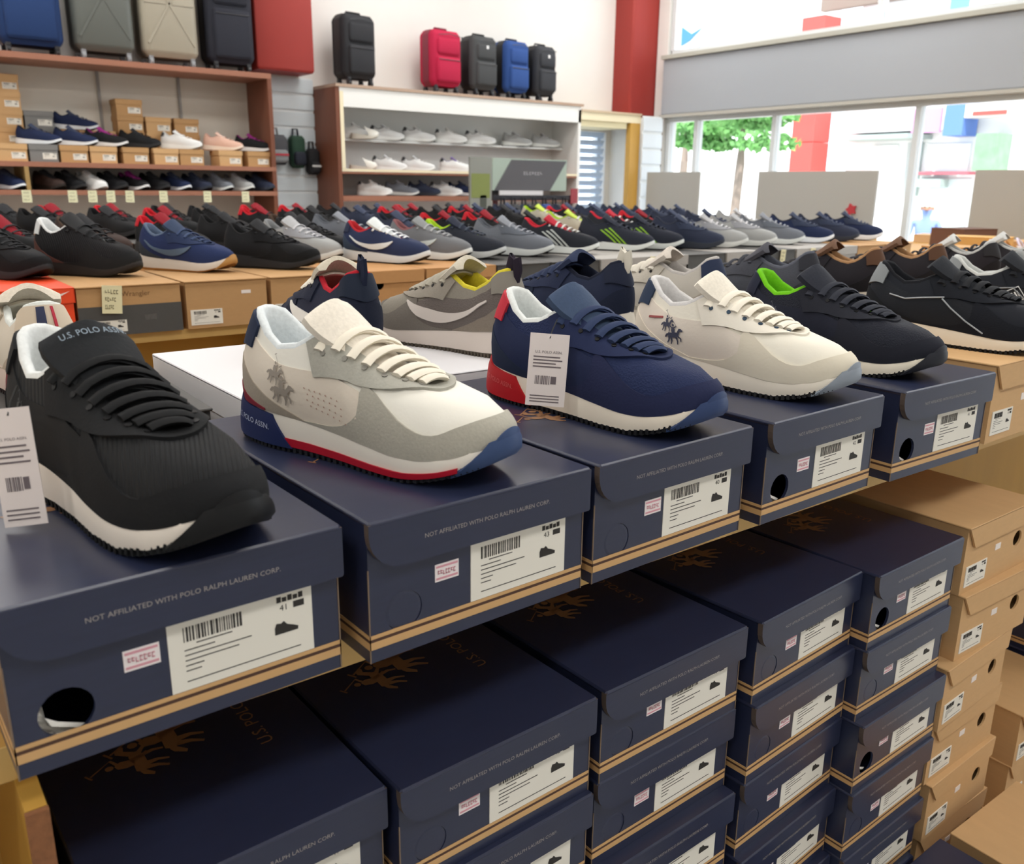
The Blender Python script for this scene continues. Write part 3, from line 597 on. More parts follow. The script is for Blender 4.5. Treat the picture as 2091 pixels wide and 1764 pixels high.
def k_plain(): return carton_parts('plain', .2, .33, .111, TAN2, TAN2, (.01, .085, .008, .044), 'none', None, None, (None, .012, .10, .068), sticker=(.135, .158, .076, .084))
def k_hole(): return carton_parts('hole', .235, .33, .111, mat('#c08f5c', .7, 'board', .3), mat('#c08f5c', .7, 'board', .3), None, 'lid', (.10, .075, .013))
def k_dark(): return carton_parts('dark', .2, .33, .111, DKGREY, DKGREY, (.02, .085, .012, .035), 'none', None, None, None, sticker=(.06, .08, .055, .068))
def k_grey(): return carton_parts('grey', .2, .33, .111, GREY_C, GREY_C, (.1, .18, .02, .06), 'lid')
def price_card(parent, x, z, w=.045, h=.075, y=-.002, tilt=.08):
    mb = MB(); mb.box(-w/2, w/2, -.0006, .0002, -h, 0); o = mb.build('price_card', mat('#e9e2b8', .6), parent); o.location = (x, y, z); o.rotation_euler[1] = tilt; o['label'] = 'cream handwritten price card'
    p = MB()
    for i in range(3): scribble(p, -w*.34, w*(.34-.12*i), -h*(.30+.27*i), -h*(.14+.27*i), -.0009, 5, i)
    p.build('card_writing', mat('#8a8466', .7), o); return o
# ------------------------------------------------------------------ suitcases and bags
def suitcase(name, label, loc, rz, w, d, h, col, hard=False, trim='#15161a', group='suitcases on top of the shelving', badge=False):
    t = thing(name, label, 'suitcase', loc, rz, group); z0 = .055; mt = mat(col, .35 if hard else .8, 'plain' if hard else 'fabric', .5 if hard else .3); tm = mat(trim, .5)
    MB().rbox(-w/2, w/2, 0, d, z0, h, .045, n=5).build('shell', mt, t, 50)
    if hard:
        mb = MB()
        for sg in (-1, 1):
            for (xa, za, xb, zb) in ((0, .5, .42, .88), (0, .5, .42, .12), (.06, .5, .44, .5)):
                p = [(sg*xa*w, z0+(h-z0)*za), (sg*xb*w, z0+(h-z0)*zb)]; dx, dz = p[1][0]-p[0][0], p[1][1]-p[0][1]; l = math.hypot(dx, dz); nx, nz = -dz/l*.006, dx/l*.006
                q = [(p[0][0]-nx, p[0][1]-nz), (p[1][0]-nx, p[1][1]-nz), (p[1][0]+nx, p[1][1]+nz), (p[0][0]+nx, p[0][1]+nz)]; mb.prism(q, -.004, .004, 'y')
        mb.build('moulded_rib', mt, t)
    else:
        MB().rbox(-w*.40, w*.40, -.025, .03, z0+.03, z0+(h-z0)*.52, .02, n=4).build('lower_pocket', mt, t, 50); MB().rbox(-w*.38, w*.38, -.018, .03, z0+(h-z0)*.56, h-.06, .02, n=4).build('upper_pocket', mt, t, 50)
        zm = mat('#3c3d42', .4); MB().tube([(-w*.36, -.021, z0+(h-z0)*.9), (0, -.023, z0+(h-z0)*.93), (w*.36, -.021, z0+(h-z0)*.9)], .003, 6).build('zip', zm, t, 50); MB().tube([(-w*.37, -.027, z0+(h-z0)*.47), (w*.37, -.027, z0+(h-z0)*.47)], .003, 6).build('zip', zm, t, 50)
    mb = MB(); mb.rbox(-w/2-.003, w/2+.003, d*.47, d*.53, z0-.004, h+.003, .047, n=5); mb.build('seam_band', tm, t, 50)
    mb = MB(); mb.tube([(-.07, d*.5, h-.002), (-.06, d*.5, h+.022), (.06, d*.5, h+.022), (.07, d*.5, h-.002)], .008, 6); mb.build('top_handle', tm, t, 50)
    mb = MB(); mb.tube([(-.08, d+.012, z0+.05), (-.08, d+.012, h+.004), (.08, d+.012, h+.004), (.08, d+.012, z0+.05)], .007, 6); mb.build('trolley_bar', mat('#8a8c90', .3), t, 50)
    wm = MB()
    for k in range(12): pass
    wm.rings([[(x, .024*math.cos(2*PI*i/14), .024+.024*math.sin(2*PI*i/14)) for i in range(14)] for x in (-.011, .011)], True, True); wm.box(-.014, .014, -.012, .012, .03, .062); wme = wm.mesh('wheel', mat('#26272b' if not hard else '#8f9296', .4), 40)
    for sx in (-1, 1):
        for y in (.035, d-.04): put('wheel', wme, t, (sx*(w/2-.045), y, 0))
    if badge: MB().box(-.012, .012, -.021, -.016, h-.10, h-.075).build('badge', mat('#e6e6e6', .4), t)
    return t
def hang_bag(name, label, loc, w, h, d, c1, c2, accent=None):
    t = thing(name, label, 'bag', loc, group='bags hung on the slatted panel')
    MB().rbox(-w/2, w/2, -d, 0, 0, h, min(w, d)*.33, n=4).build('body', mat(c1, .8, 'fabric'), t, 50)
    MB().rbox(-w*.4, w*.4, -d-.03, -d+.02, h*.08, h*.5, .02, n=4).build('front_pocket', mat(c2, .8, 'fabric'), t, 50)
    mb = MB(); mb.tube([(-w*.2, -d*.3, h-.01), (-w*.15, -d*.3, h+.05), (w*.15, -d*.3, h+.05), (w*.2, -d*.3, h-.01)], .008, 6); mb.build('strap', mat(c2, .8), t, 50)
    if accent: MB().box(-w*.38, w*.38, -d-.034, -d-.028, h*.30, h*.37).build('accent_band', mat(accent, .7), t)
    return t
# ------------------------------------------------------------------ display counters
CHIP = mat('#8a5a38', .8, 'chip')
def counter(label, x0, x1, y0, y1, divs, back=None, plinth=True):
    t = thing('display_counter', label, 'counter', (x0, y0, FLOOR)); h = -FLOOR; w, d = x1-x0, y1-y0; fy = -.042 if x0 == -1.2 and y0 < 1 else 0
    MB().box(0, w, 0, d, h-.024, h).build('top_board', WOODX, t); MB().box(0, w, -.0015, 0, h-.024, h).build('top_edge', mat('#d8b06a', .5, 'woodx'), t)
    for x in divs:
        p = MB().box(x-x0, x-x0+.012, .004+fy, d, 0, h-.024).build('divider', WOODY, t); MB().box(x-x0-.0004, x-x0+.0124, -.0005+fy, .0035+fy, 0, h-.024).build('raw_edge', CHIP, p)
    if back: MB().box(.02, w-.02, back-y0, back-y0+.012, 0, h-.024).build('back_panel', WOODY, t)
    if plinth: MB().box(.02, w-.02, .03, d-.03, 0, .06).build('plinth', mat('#6f4e2c', .6), t)
    return t
cA = counter('wooden display counter holding stacks of navy shoe boxes', -1.2, 3.2, .046, .72, (-1.2, -.146, 3.186), .36, False)
for x in (1.16, 1.30, 1.62): MB().box(x+1.2, x+1.235, .318, .344, .06, .80).build('batten', mat('#d9ae5c', .5, 'wood'), cA)
counter('wooden counter across the aisle carrying mixed cartons and trainers', -1.2, 4.05, 1.60, 2.52, (-1.2, .62, 1.9, 4.036), 1.70)
counter('long wooden counter near the wall shelving', .2, 4.4, 2.98, 3.80, (.2, 2.2, 4.386), 3.4)
counter('low wooden counter by the window with sandals and brown cartons', 4.25, 6.1, 1.3, 2.75, (4.25, 5.2, 6.086), 2.0)
# ---- navy boxes of the first row
where1 = ['beside the empty end of the counter', 'under the grey and white runner', 'under the navy runner with red heel', 'under the white runner with navy heel', 'under the black runner with green lining']
H1 = .111
for i, (x, y, rz, pun, s, lab) in enumerate(((-.148, .000, 1.3, True, 0, 'navy shoe box with open thumb hole under the all black runner'), (.0771, -.0046, 1.6, False, 1, 'navy shoe box with closed thumb hole under the white and grey runner'), (.2958, .0005, 1.9, False, 2, 'navy shoe box under the navy runner with red heel'),
        (.5306, .0024, 1.55, True, 3, 'navy shoe box with open thumb hole under the white runner'), (.7722, .0006, -1.2, True, 0, 'navy shoe box with open thumb hole next to the tan carton'))):
    navy_box(lab, (x, y, .0003), math.radians(rz), H1, pun, s, 'navy boxes in the display row')
# ---- stacks on the floor in the counter
H2 = .1024; rs = random.Random(11); ordn = ['topmost', 'second from the top', 'third from the top', 'fourth from the top', 'fifth from the top', 'sixth from the top', 'lowest']
stacks = [(-.1185, .002, 1.5, 'against the raw wooden divider'), (.0965, -.0045, 1.8, 'second from the wooden divider'), (.3172, .0023, 1.34, 'third from the wooden divider'), (.5441, .0012, 3.4, 'fourth from the wooden divider'), (.7552, -.0082, .83, 'touching the tan cartons')]
for j, (x, y, rz, nm) in enumerate(stacks):
    for i in range(7):
        jx, jy, jr = (0, 0, 0) if i == 0 else (rs.uniform(-.0005, .0005), rs.uniform(-.007, .006), rs.uniform(-.2, .2))
        navy_box('navy shoe box %s in the stack %s' % (ordn[i], nm), (x+jx, y+jy, FLOOR+H2*(6-i)+.0002*(6-i)), math.radians(rz+jr), H2, (j == 4 and i in (0, 2)), j*3+i, 'navy boxes stacked on the floor')
kt = k_tan()
for i in range(7):
    dx = (0, .004, -.024, -.012, -.004, .004, 0)[i]; dy = (0, -.006, -.012, 0, -.006, .003, 0)[i]; z = FLOOR+H2*(6-i)+.0002*(6-i)
    t = carton(kt, 'tan carton %s in the stack beside the navy stacks' % ordn[i], (1.0+dx, .0+dy, z), math.radians((0, -1.5, 2, 0, 1, -1, 0)[i]), 'tan cartons stacked on the floor'); t.scale = (1, 1, H2/.111)
for i in range(3):
    t = carton(kt, 'tan carton %s in the short stack behind the tall tan stack' % ('on top', 'in the middle', 'at the bottom')[i], (1.30, -.004+.004*i, FLOOR+H2*(2-i)), math.radians(-2+2*i), 'cartons in the short stack'); t.scale = (1, 1, H2/.111)
for i in range(5): navy_box('navy shoe box %s in the stack beyond the short tan stack' % ordn[i], (1.535, -.01, FLOOR+H2*(4-i)+.0002), 0, H2, False, i, 'navy boxes beyond the tan cartons')
for i in range(2): navy_box('navy shoe box %s in the aisle before the navy stacks' % ('on top of another', 'underneath another')[i], (.80+.004*i, -.356, FLOOR+.1145*(1-i)), math.radians(.5), .1110 if i else .111, False, i+2, 'boxes standing in the aisle')
for i in range(2): carton(kt, 'tan carton %s in the aisle beside navy boxes' % ('on top of another', 'underneath another')[i], (1.024, -.358, FLOOR+.1145*(1-i)), math.radians(-1), 'boxes standing in the aisle')
carton(kt, 'tan carton at the end of the row under the black runner with pale piping', (1.03, .012, .0003), math.radians(.5)); carton(kt, 'tan carton of the front row under the black runner with outlined patch', (1.27, .01, .0003), 0); carton(kt, 'tan carton of the front row under the charcoal suede runner', (1.50, .01, .0003), 0); carton(kt, 'tan carton at the far end of the front row', (1.74, .01, .0003), 0)
# ---- second row on the same counter
kw, kg, kd = k_white(), k_grey(), k_dark()
xs2 = [(-.33, kg, 'grey carton behind the black runner'), (-.10, kd, 'dark carton under the beige shoe with tricolour tab'), (.139, kw, 'white lidded carton behind the white and grey runner'), (.362, kw, 'white lidded carton under the grey shoe with yellow lining'), (.59, kg, 'grey lidded carton under the navy shoe with dark opening'), (.82, kg, 'grey lidded carton under the white shoe with stitched emblem'), (1.05, kd, 'dark carton under the charcoal shoe'), (1.28, kd, 'dark carton under the brown lined shoe'), (1.51, kt, 'tan carton under the tan lined shoe'), (1.74, kt, 'tan carton under the grey lined black shoe'), (1.98, kt, 'tan carton under the white lined black shoe'), (2.22, kt, 'tan carton at the far end of the second row')]
for x, k, lab in xs2: carton(k, lab+' in the second row', (x, .372, .0003), math.radians(rs.uniform(-1.5, 1.5)), 'cartons in the second row')
# ---- styles
NV, BK, WH = '#2a3152', '#232427', '#e9e4da'
A1 = dict(upper=('#1e1f21', 'ribbed'), guard=('#1a1b1d', 'suede'), eyestay=('#191a1c', 'suede'), quarter=('#18191b', 'leather'), counter=('#17181a', 'suede'), tab='#1d1e20', lining=('#e9eceb', 'fabric'), tongue='#1f2124', laces='#131416', midsole='#e6ddd2', outsole='#17181a', bumper='#17181a', tonguetext='#8a9aa8', logo='#3a3b3d')
A2 = dict(upper=('#efece2', 'leather'), guard=('#b4b0a4', 'suede'), eyestay=('#aeaca2', 'suede'), quarter=('#e4d9ca', 'leather'), counter=('#a89e90', 'suede'), counter2='#7e2434', tab='#222c44', lining=('#e6ecee', 'fabric'), tongue='#ece4d6', laces='#eee6d6', midsole='#ebe5da', stripe='#b4182f', clip='#1f2b57', cliptext='U.S. POLO ASSN.', cliptextcol='#b9c2da', bumper='#3a4d74', outsole='#22242a', perfs=True, logo='#958c82', logosize=.02, logorot=-.1, logoq=.40, eyelet='#8d8a82')
A3 = dict(upper=('#1f2a4e', 'mesh'), guard=('#242a4a', 'suede'), eyestay=('#222b4c', 'leather'), quarter=('#1f2848', 'leather'), counter=('#1d2840', 'leather'), tab='#c03040', lining=('#e4e8e6', 'fabric'), tongue='#3c4c66', laces='#2b3858', midsole='#ece2d2', clip='#b3161f', cliptext='U.S. POLO ASSN.', cliptextcol='#d05a58', bumper='#34456c', outsole='#1b1c20')
A4 = dict(upper=('#ebe6d8', 'leather'), guard=('#e0d8c6', 'leather'), eyestay=('#e9e3d6', 'leather'), quarter=('#e6dccf', 'leather'), counter=('#e6dccb', 'leather'), tab='#2c3a52', lining=('#d7d5d4', 'fabric'), tongue='#ebe4d6', laces='#f0e9da', midsole='#efe7d8', bumper='#8f98a4', outsole='#2a2a2c', logo='#3a3d52', dash='#9c4a4a', logosize=.019, eyelet='#33475a')
A5 = dict(upper=('#1c1f2a', 'mesh'), guard=('#20222c', 'leather'), eyestay=('#23252e', 'leather'), quarter=('#1f2230', 'leather'), counter=('#1d2030', 'leather'), tab='#1f2436', lining=('#6fc21a', 'fabric'), tongue='#272a34', laces='#2b2e38', midsole='#f0e8d6', bumper='#2a2c34', outsole='#1b1c1e', logo='#5a5c68')
A6 = dict(upper=('#1d2028', 'leather'), guard=('#171a22', 'suede'), eyestay=('#1a1d24', 'leather'), quarter=('#22252b', 'suede'), counter=('#191c22', 'leather'), tab='#8c9194', lining=('#14161c', 'fabric'), tongue='#23262c', laces='#1d1f24', midsole='#ece2d0', bumper='#20222a', outsole='#1b1b1d', outline='#a7adb2')
A7 = dict(A6, quarter=('#26262a', 'leather'), outline='#8d9296', patch='#e2e4e4', lining=('#c9cbc8', 'fabric'))
A8 = dict(A6, upper=('#33353a', 'suede'), guard=('#2a2c30', 'suede'), lining=('#9a9c9c', 'fabric'), outline=None)
B1 = dict(high=.9, upper=('#d8cdbd', 'leather'), guard=('#c9bba8', 'suede'), eyestay=('#cfc4b2', 'suede'), counter=('#c3b19d', 'suede'), counter2='#6e1f2c', tab='#d2c2ad', tabstripes=True, lining=('#dfe2dd', 'fabric'), tongue='#d9cfbf', laces='#e2dacb', midsole='#d9c3b8', clip='#7a2433', outsole='#3a2d2c')
B2 = dict(upper=('#1e2438', 'leather'), guard=('#1c2234', 'suede'), eyestay=('#1d2336', 'suede'), counter=('#1b2132', 'suede'), tab='#1b2436', lining=('#b3202f', 'fabric'), tongue='#c8c0ae', laces='#e2ddd0', midsole='#e8e2d6', swoosh='#e6e2da', pull='#1b2238', outsole='#1c1c20')
B3 = dict(upper=('#8d877c', 'suede'), guard=('#77716a', 'suede'), eyestay=('#948d82', 'suede'), quarter=('#6c6460', 'mesh'), counter=('#8a8074', 'suede'), swoosh='#d8cfc8', tab='#8a857c', lining=('#d2c43a', 'fabric'), tongue='#c9c2b2', laces='#a8a294', midsole='#ded3ca', pull='#2a2230', outsole='#5a5248')
B4 = dict(upper=('#222a42', 'leather'), guard=('#1e2639', 'suede'), eyestay=('#232b44', 'suede'), counter=('#1c2338', 'suede'), tab='#1d2439', lining=('#141a2c', 'fabric'), tongue='#2a3450', laces='#2a3450', midsole='#e4ddd0', pull='#e2ddcf', outsole='#1c1c20')
B5 = dict(upper=('#c9c3b9', 'leather'), guard=('#bdb6aa', 'suede'), eyestay=('#c4bdb1', 'suede'), counter=('#b9b0a3', 'suede'), tab='#2c3650', lining=('#bdb8b4', 'fabric'), tongue='#cfc6bc', laces='#d6d0c4', midsole='#e0d8ca', logo='#6c6470', outsole='#5a5652', tonguetext='#5b4f5c')
B6 = dict(upper=('#4a4d56', 'suede'), guard=('#3a3c44', 'suede'), eyestay=('#44464e', 'suede'), counter=('#3a3c44', 'suede'), tab='#30323a', lining=('#5a5d68', 'fabric'), tongue='#4a4a52', laces='#3a3c44', midsole='#d8d0c4', outsole='#222226')
B7 = dict(upper=('#26242a', 'leather'), guard=('#222024', 'suede'), eyestay=('#26242a', 'suede'), counter=('#1e1c20', 'suede'), tab='#5a4030', lining=('#a9825c', 'fabric'), tongue='#6a4e3c', laces='#2a282c', midsole='#d8cfc0', outsole='#222226')
B8 = dict(B7, lining=('#b7b8b6', 'fabric'), tab='#2a2a2e', tongue='#c9cac8', outline='#b8bcbe')
# name, label, style, heel (x, y), direction, z of the box top
def place(root, heel, deg, z, roll=0): root.location = (heel[0], heel[1], z); root.rotation_euler = (0, 0, math.radians(deg)); return root
ZT = .1118
sh = place(make_shoe('running_shoe', 'all black lace-up runner with white lining and white midsole', A1), (-.077, .255), -77, ZT)
hang_tag(sh, (.118, -.062, .080), (math.radians(-9), math.radians(-5), math.radians(48)), .027, .078)
place(make_shoe('running_shoe', 'white and grey lace-up runner with red sole line and navy heel clip', A2), (.1066, .2673), -69.3, ZT)
sh = place(make_shoe('running_shoe', 'navy lace-up runner with red heel clip and white lining', A3), (.3895, .2697), -81, ZT)
hang_tag(sh, (.128, -.058, .086), (math.radians(-8), math.radians(4), math.radians(45)), .038, .070)
place(make_shoe('running_shoe', 'cream white lace-up runner with navy heel tab and rider emblem', A4), (.6184, .2789), -80, ZT)
place(make_shoe('running_shoe', 'black runner with bright green lining on navy box', A5), (.842, .289), -86, ZT-.002)
place(make_shoe('running_shoe', 'black runner with pale grey piping on tan carton', A6), (1.1148, .266), -78, ZT)
place(make_shoe('running_shoe', 'black runner with white outlined side patch', A7), (1.345, .27), -75, ZT)
place(make_shoe('running_shoe', 'charcoal suede runner with grey lining', A8), (1.58, .27), -75, ZT)
for lab, st, hx, hy, d in (('beige shoe with navy and red striped heel tab', B1, -.028, .442, 90), ('navy shoe with red lining and white piping facing the other aisle', B2, .335, .47, 84), ('grey suede shoe with yellow lining facing the other aisle', B3, .525, .40, 100), ('plain navy shoe with dark opening facing the other aisle', B4, .745, .42, 98),
        ('off white shoe with stitched emblem facing the other aisle', B5, .935, .40, 104), ('charcoal grey suede shoe facing the other aisle', B6, 1.19, .40, 105), ('dark shoe with brown lining facing the other aisle', B7, 1.40, .40, 105), ('dark shoe with tan lining and brown tongue', B7, 1.63, .40, 100), ('black shoe with pale grey lining and piping', B8, 1.86, .40, 105), ('black shoe with white lining beside the far end of the counter', B8, 2.10, .40, 105)):
    place(make_shoe('running_shoe', lab, st, 2 if hx < 1.1 else 1), (hx, hy), d, .1125)
# ---- counter across the aisle
ko, k2, kp, kh = k_orange(), k_duo(), k_plain(), k_hole(); yB = 1.58
fr_boxes = [(.001, ko, 'orange lidded carton with black thumb hole', 1.49), (.214, k2, 'tan and dark grey carton with a cream price card', 0), (.447, kp, 'plain tan carton with barcode label', 0), (.655, kp, 'plain tan carton beside the carton with thumb holes', 0), (.86, kh, 'brown carton with thumb hole behind the grey and yellow shoe', 0), (1.105, kh, 'brown carton with thumb hole beside the dark carton', 0), (1.348, kd, 'dark grey carton with white stickers', 0), (1.555, kd, 'dark grey carton with cream price card', 0), (1.76, kg, 'grey lidded carton behind the navy shoes', 0), (1.965, kg, 'grey lidded carton with cream price card', 0), (2.17, kd, 'dark grey carton between grey cartons', 0), (2.375, kg, 'grey carton behind the off white shoe', 0), (2.58, kd, 'dark navy grey carton beside a price card', 0), (2.79, kg, 'grey carton with a hanging price card', 0), (3.0, kg, 'grey carton left of the tan carton end', 0), (3.21, kp, 'tan carton on the window side of the row', 0), (3.43, kp, 'last tan carton on the window side', 0)]
bx = []
for x, k, lab, _ in fr_boxes:
    t = carton(k, lab+', front row across the aisle', (x, yB, .0003), math.radians(rs.uniform(-.15, .15)), 'cartons across the aisle'); bx.append(t)
sc = MB(); v, f = ribbon_fan([[(-.5,.1),(-.42,-.12),(-.2,-.16),(.1,-.05),(.5,.16),(.05,.03),(-.22,-.04),(-.38,0)]]); sc.add([(x*.055+.175, -.0012, y*.055+.096) for x, y in v], f); sc.build('white_logo', mat('#f6e8e0', .6), bx[0])
price_card(bx[1], .075, .112, .042, .062); price_card(bx[7], .05, .112, .03, .05, tilt=.15); price_card(bx[9], .03, .112, .035, .05); price_card(bx[12], .12, .112, .03, .05); price_card(bx[13], .10, .112, .03, .05)
for i in range(16):
    x = -.05+.245*i; k = (kp, kh, kp, kp, kd, kp, kh, kg)[i % 8]
    carton(k, 'carton in the rear row across the aisle', (x, 2.08, .0003), math.radians(rs.uniform(-.7, .7)), 'rear row cartons across the aisle')
S_blk = dict(upper=('#191a1d', 'mesh'), guard='#151618', lining='#1a1a1c', tongue='#2a2b2e', laces='#26272a', midsole='#2b2b2d', outsole='#1a1a1a', eyestay='#141518')
S_sock = dict(upper=('#1b1b1e', 'ribbed'), guard='#1f2022', counter='#5a3a34', tab='#dfe2e2', lining='#e4e6e6', tongue='#2d2e30', laces='#232427', midsole='#2a2624', outsole='#1c1a18', high=1.15)
S_nvt = dict(upper=('#23315a', 'mesh'), counter='#333a44', quarter='#26325a', eyestay='#2a3656', lining='#5f6e86', tongue='#38455f', laces='#3b4a6c', midsole='#d6cfc6', outsole='#a9783e', bumper='#b58a52', swoosh='#5a6a7e')
S_nvw = dict(upper=('#2a3454', 'suede'), swoosh='#e2e6e6', lining='#b8282f', tongue='#dfe4e4', laces='#eceef0', midsole='#d9dcdc', outsole='#1d1d20', tab='#2a3048', counter='#3a4658')
S_gry = dict(upper=('#74767a', 'mesh'), swoosh='#c9d2d0', lining='#8a5a5c', tongue='#8b8e90', laces='#a8aaac', midsole='#dfe2df', outsole='#1a1a1c', counter='#55585c')
S_grn = dict(upper=('#2a2e38', 'mesh'), lining='#a9cf2e', tongue='#2b3040', laces='#3a4250', midsole='#c9cccb', outsole='#1b1c1e', tab='#9ac22a', counter='#1e2230')
S_gr2 = dict(upper=('#70757e', 'mesh'), lining='#5a5e66', tongue='#8a8e96', laces='#9a9ea6', midsole='#d2d6d4', outsole='#1c1e24', counter='#585d68', eyestay='#646a74')
S_3st = dict(upper=('#23262e', 'mesh'), bars='#c9cfcb', lining='#c22536', tongue='#b82c3c', laces='#d0d2d0', midsole='#dadedb', outsole='#1c1c1e', counter='#1c1f26')
S_bkg = dict(upper=('#262a36', 'mesh'), bars='#8fc03a', lining='#20242e', tongue='#2b2f3c', laces='#2d3240', midsole='#dadedb', outsole='#1c1c1e', counter='#1f2330')
S_nav = dict(upper=('#2d3448', 'mesh'), lining='#262b3a', tongue='#3a4258', laces='#454c60', midsole='#30343e', outsole='#1d1f25', counter='#232a3c', eyestay='#333b50')
S_lgr = dict(upper=('#a6a8a8', 'mesh'), lining='#8a8c8e', tongue='#b4b5b8', laces='#c6c6ca', midsole='#d6d8d4', outsole='#2a2c30', counter='#8e9092', eyestay='#9a9ca2')
S_wht = dict(upper=('#e6e7e6', 'leather'), lining='#cfd2d2', tongue='#e2e4e4', laces='#f0f0ee', midsole='#eceeec', outsole='#d2d2ce', counter='#c9cccc', guard='#dfe0de', tab='#4a4c50')
S_red = dict(upper=('#181a1d', 'mesh'), lining='#c01f2c', tongue='#8a1c28', laces='#2a2b2e', midsole='#2a2a2c', outsole='#18181a', tab='#c2202e')
S_pnk = dict(upper=('#e2b9a6', 'suede'), lining='#d8a898', tongue='#e6c4b4', laces='#e8cfc0', midsole='#ecd9c8', outsole='#c9a78c')
S_pur = dict(S_blk, tongue='#8c2a78', lining='#7a2468', midsole='#e2e2e2', laces='#a03a86')
S_nvs = dict(S_nav, midsole='#e4e8ec', upper=('#1f2a4a', 'suede'))
S_yel = dict(S_lgr, upper=('#bdb8a8', 'mesh'), lining='#a6c82c', tongue='#c2d85a')
S_brn = dict(S_blk, upper=('#3a2c28', 'suede'), lining='#4a3a30', midsole='#2a2320')
row = [(S_blk, 'black mesh trainer on the orange carton', .197, 1.755, -58), (S_sock, 'black sock-like high trainer with white heel collar', .395, 1.735, -50), (S_nvt, 'navy mesh trainer with tan gum sole', .625, 1.735, -55), (S_blk, 'matt black trainer on plain tan carton', .845, 1.70, -52), (S_lgr, 'grey trainer with white toe behind the matt black one', .99, 1.86, -60), (S_blk, 'black trainer behind the navy one with white laces', 1.09, 1.98, -55),
    (S_nvw, 'navy trainer with white laces and curved white side flash', 1.185, 1.69, -58), (S_gry, 'grey trainer with dark red opening', 1.36, 1.73, -58), (S_grn, 'black trainer with lime green lining', 1.49, 1.73, -55), (S_gr2, 'slate grey mesh trainer with white sole edge', 1.69, 1.735, -55), (S_3st, 'black trainer with three white side stripes and red tongue', 1.885, 1.73, -55), (S_bkg, 'black trainer with green side stripes beside the red-tongued one', 2.165, 1.74, -55), (S_bkg, 'black trainer with green side stripes beside the dark navy one', 2.33, 1.75, -55),
    (S_nav, 'dark navy trainer with dark sole', 2.50, 1.70, -50), (S_lgr, 'light grey trainer next to the dark navy one', 2.64, 1.70, -52), (S_lgr, 'light grey trainer next to the teal soled one', 2.82, 1.70, -52), (S_gr2, 'slate trainer with pale laces at the window side', 3.02, 1.71, -52), (S_nvs, 'navy trainer with pale sole at the window side', 3.24, 1.72, -52), (S_nav, 'dark trainer beside the end of the row', 3.45, 1.73, -52), (S_nvs, 'navy blue trainer at the very end of the row', 3.66, 1.74, -52)]
protos = {}
def toe_place(st, lab, tx, ty, deg, z, lod, group):
    key = (id(st), lod); L_ = st.get('L', .285); a = math.radians(deg)
    if key not in protos: t = make_shoe('trainer', lab, st, lod, group); protos[key] = t
    else: t = copy_tree(protos[key]); t['label'] = lab; t['group'] = group
    t.location = (tx-L_*math.cos(a), ty-L_*math.sin(a), z); t.rotation_euler = (0, 0, a); return t
for st, lab, tx, ty, d in row: toe_place(st, lab, tx, ty, d, .1125, 1, 'trainers in the front row across the aisle')
crowd = {1: (S_blk, 'black'), 2: (S_red, 'black and red'), 3: (S_brn, 'brown black'), 4: (S_gr2, 'slate grey'), 5: (S_nav, 'dark navy'), 6: (S_yel, 'pale grey with lime lining'), 7: (S_3st, 'striped black'), 8: (S_lgr, 'light grey'), 9: (S_nvs, 'navy with pale sole')}
seqs = [('rear row across the aisle', 2.30, .1125, .10, .215, [1,2,3,2,1,3,4,5,2,2,1,6,7,2,5,5,8]), ('front row of the long counter', 3.22, .112, .35, .222, [2,1,1,2,1,2,1,5,2,1,2,1,6,2,5,5,5,5]), ('rear row of the long counter', 3.62, .112, .46, .222, [1,2,2,1,1,2,2,1,5,2,1,5,5,1,5,5,5])]
for nm, y, z, x0, dx, cs in seqs:
    for i, c in enumerate(cs): st, cn = crowd[c]; toe_place(st, '%s trainer standing in the %s' % (cn, nm), x0+dx*i+rs.uniform(-.02, .02), y+rs.uniform(-.03, .03), -55+rs.uniform(-9, 9), z, 0, '%s trainers, %s' % (cn, nm))
for y, nm in ((2.99, 'front row of the long counter'), (3.42, 'rear row of the long counter')):
    for i in range(17): carton(((kp, kh, kd, kp) if i < 12 else (kd, kg, kd, kg))[i % 4], 'carton under the trainers in the %s' % nm, (.22+.242*i, y, .0003), math.radians(rs.uniform(-.6, .6)), 'cartons, %s' % nm)
# ------------------------------------------------------------------ wall shelving, wooden
YS = 5.88
t = thing('wall_shelving', 'reddish wooden wall shelving full of tan cartons', 'shelving', (-1.5, YS, FLOOR)); zf = -FLOOR; w = 2.48+1.5; d = YB-YS-.002
for z, th in ((1.085, .035), (.447, .03), (.275, .03)): MB().box(0, w, 0, d, z+zf-th, z+zf).build('shelf', SHELFR, t)
MB().box(0, w, 0, d, .30, .33).build('shelf', SHELFR, t)
MB().box(w-.03, w, .002, d, 0, 1.05+zf).build('end_panel', PANELR, t); MB().box(0, .03, .002, d, 0, 1.05+zf).build('end_panel', PANELR, t)
MB().box(.03, w-.03, d-.012, d, 0, 1.05+zf).build('back_board', mat('#d8d2c6', .7), t)
for px in (205, 368): x = on(px, 220, 1, YB-.02).x; MB().box(x+1.5-.008, x+1.5+.008, d-.03, d-.012, .45+zf, 1.05+zf).build('shelf_upright', mat('#8d8a86', .4), t)
x = on(55, 350, 1, YS).x; MB().box(x+1.5-.012, x+1.5+.012, 0, d-.012, .275+zf, .417+zf).build('upright', mat('#a98a55', .6), t)
for k, px in enumerate((52, 146, 187, 224, 263, 332, 422, 500)):
    q = on(px, 380, 1, YS-.003); c = MB().box(-.027, .027, -.001, 0, -.075, 0).build('price_card', mat('#e6e4bf', .6), t); c.location = (q.x+1.5, -.003, .274+zf); p = MB()
    for i in range(3): scribble(p, -.018, .016, -.02-.022*i, -.010-.022*i, -.0012, 4, i+k)
    p.build('card_writing', mat('#9a9470', .7), c)
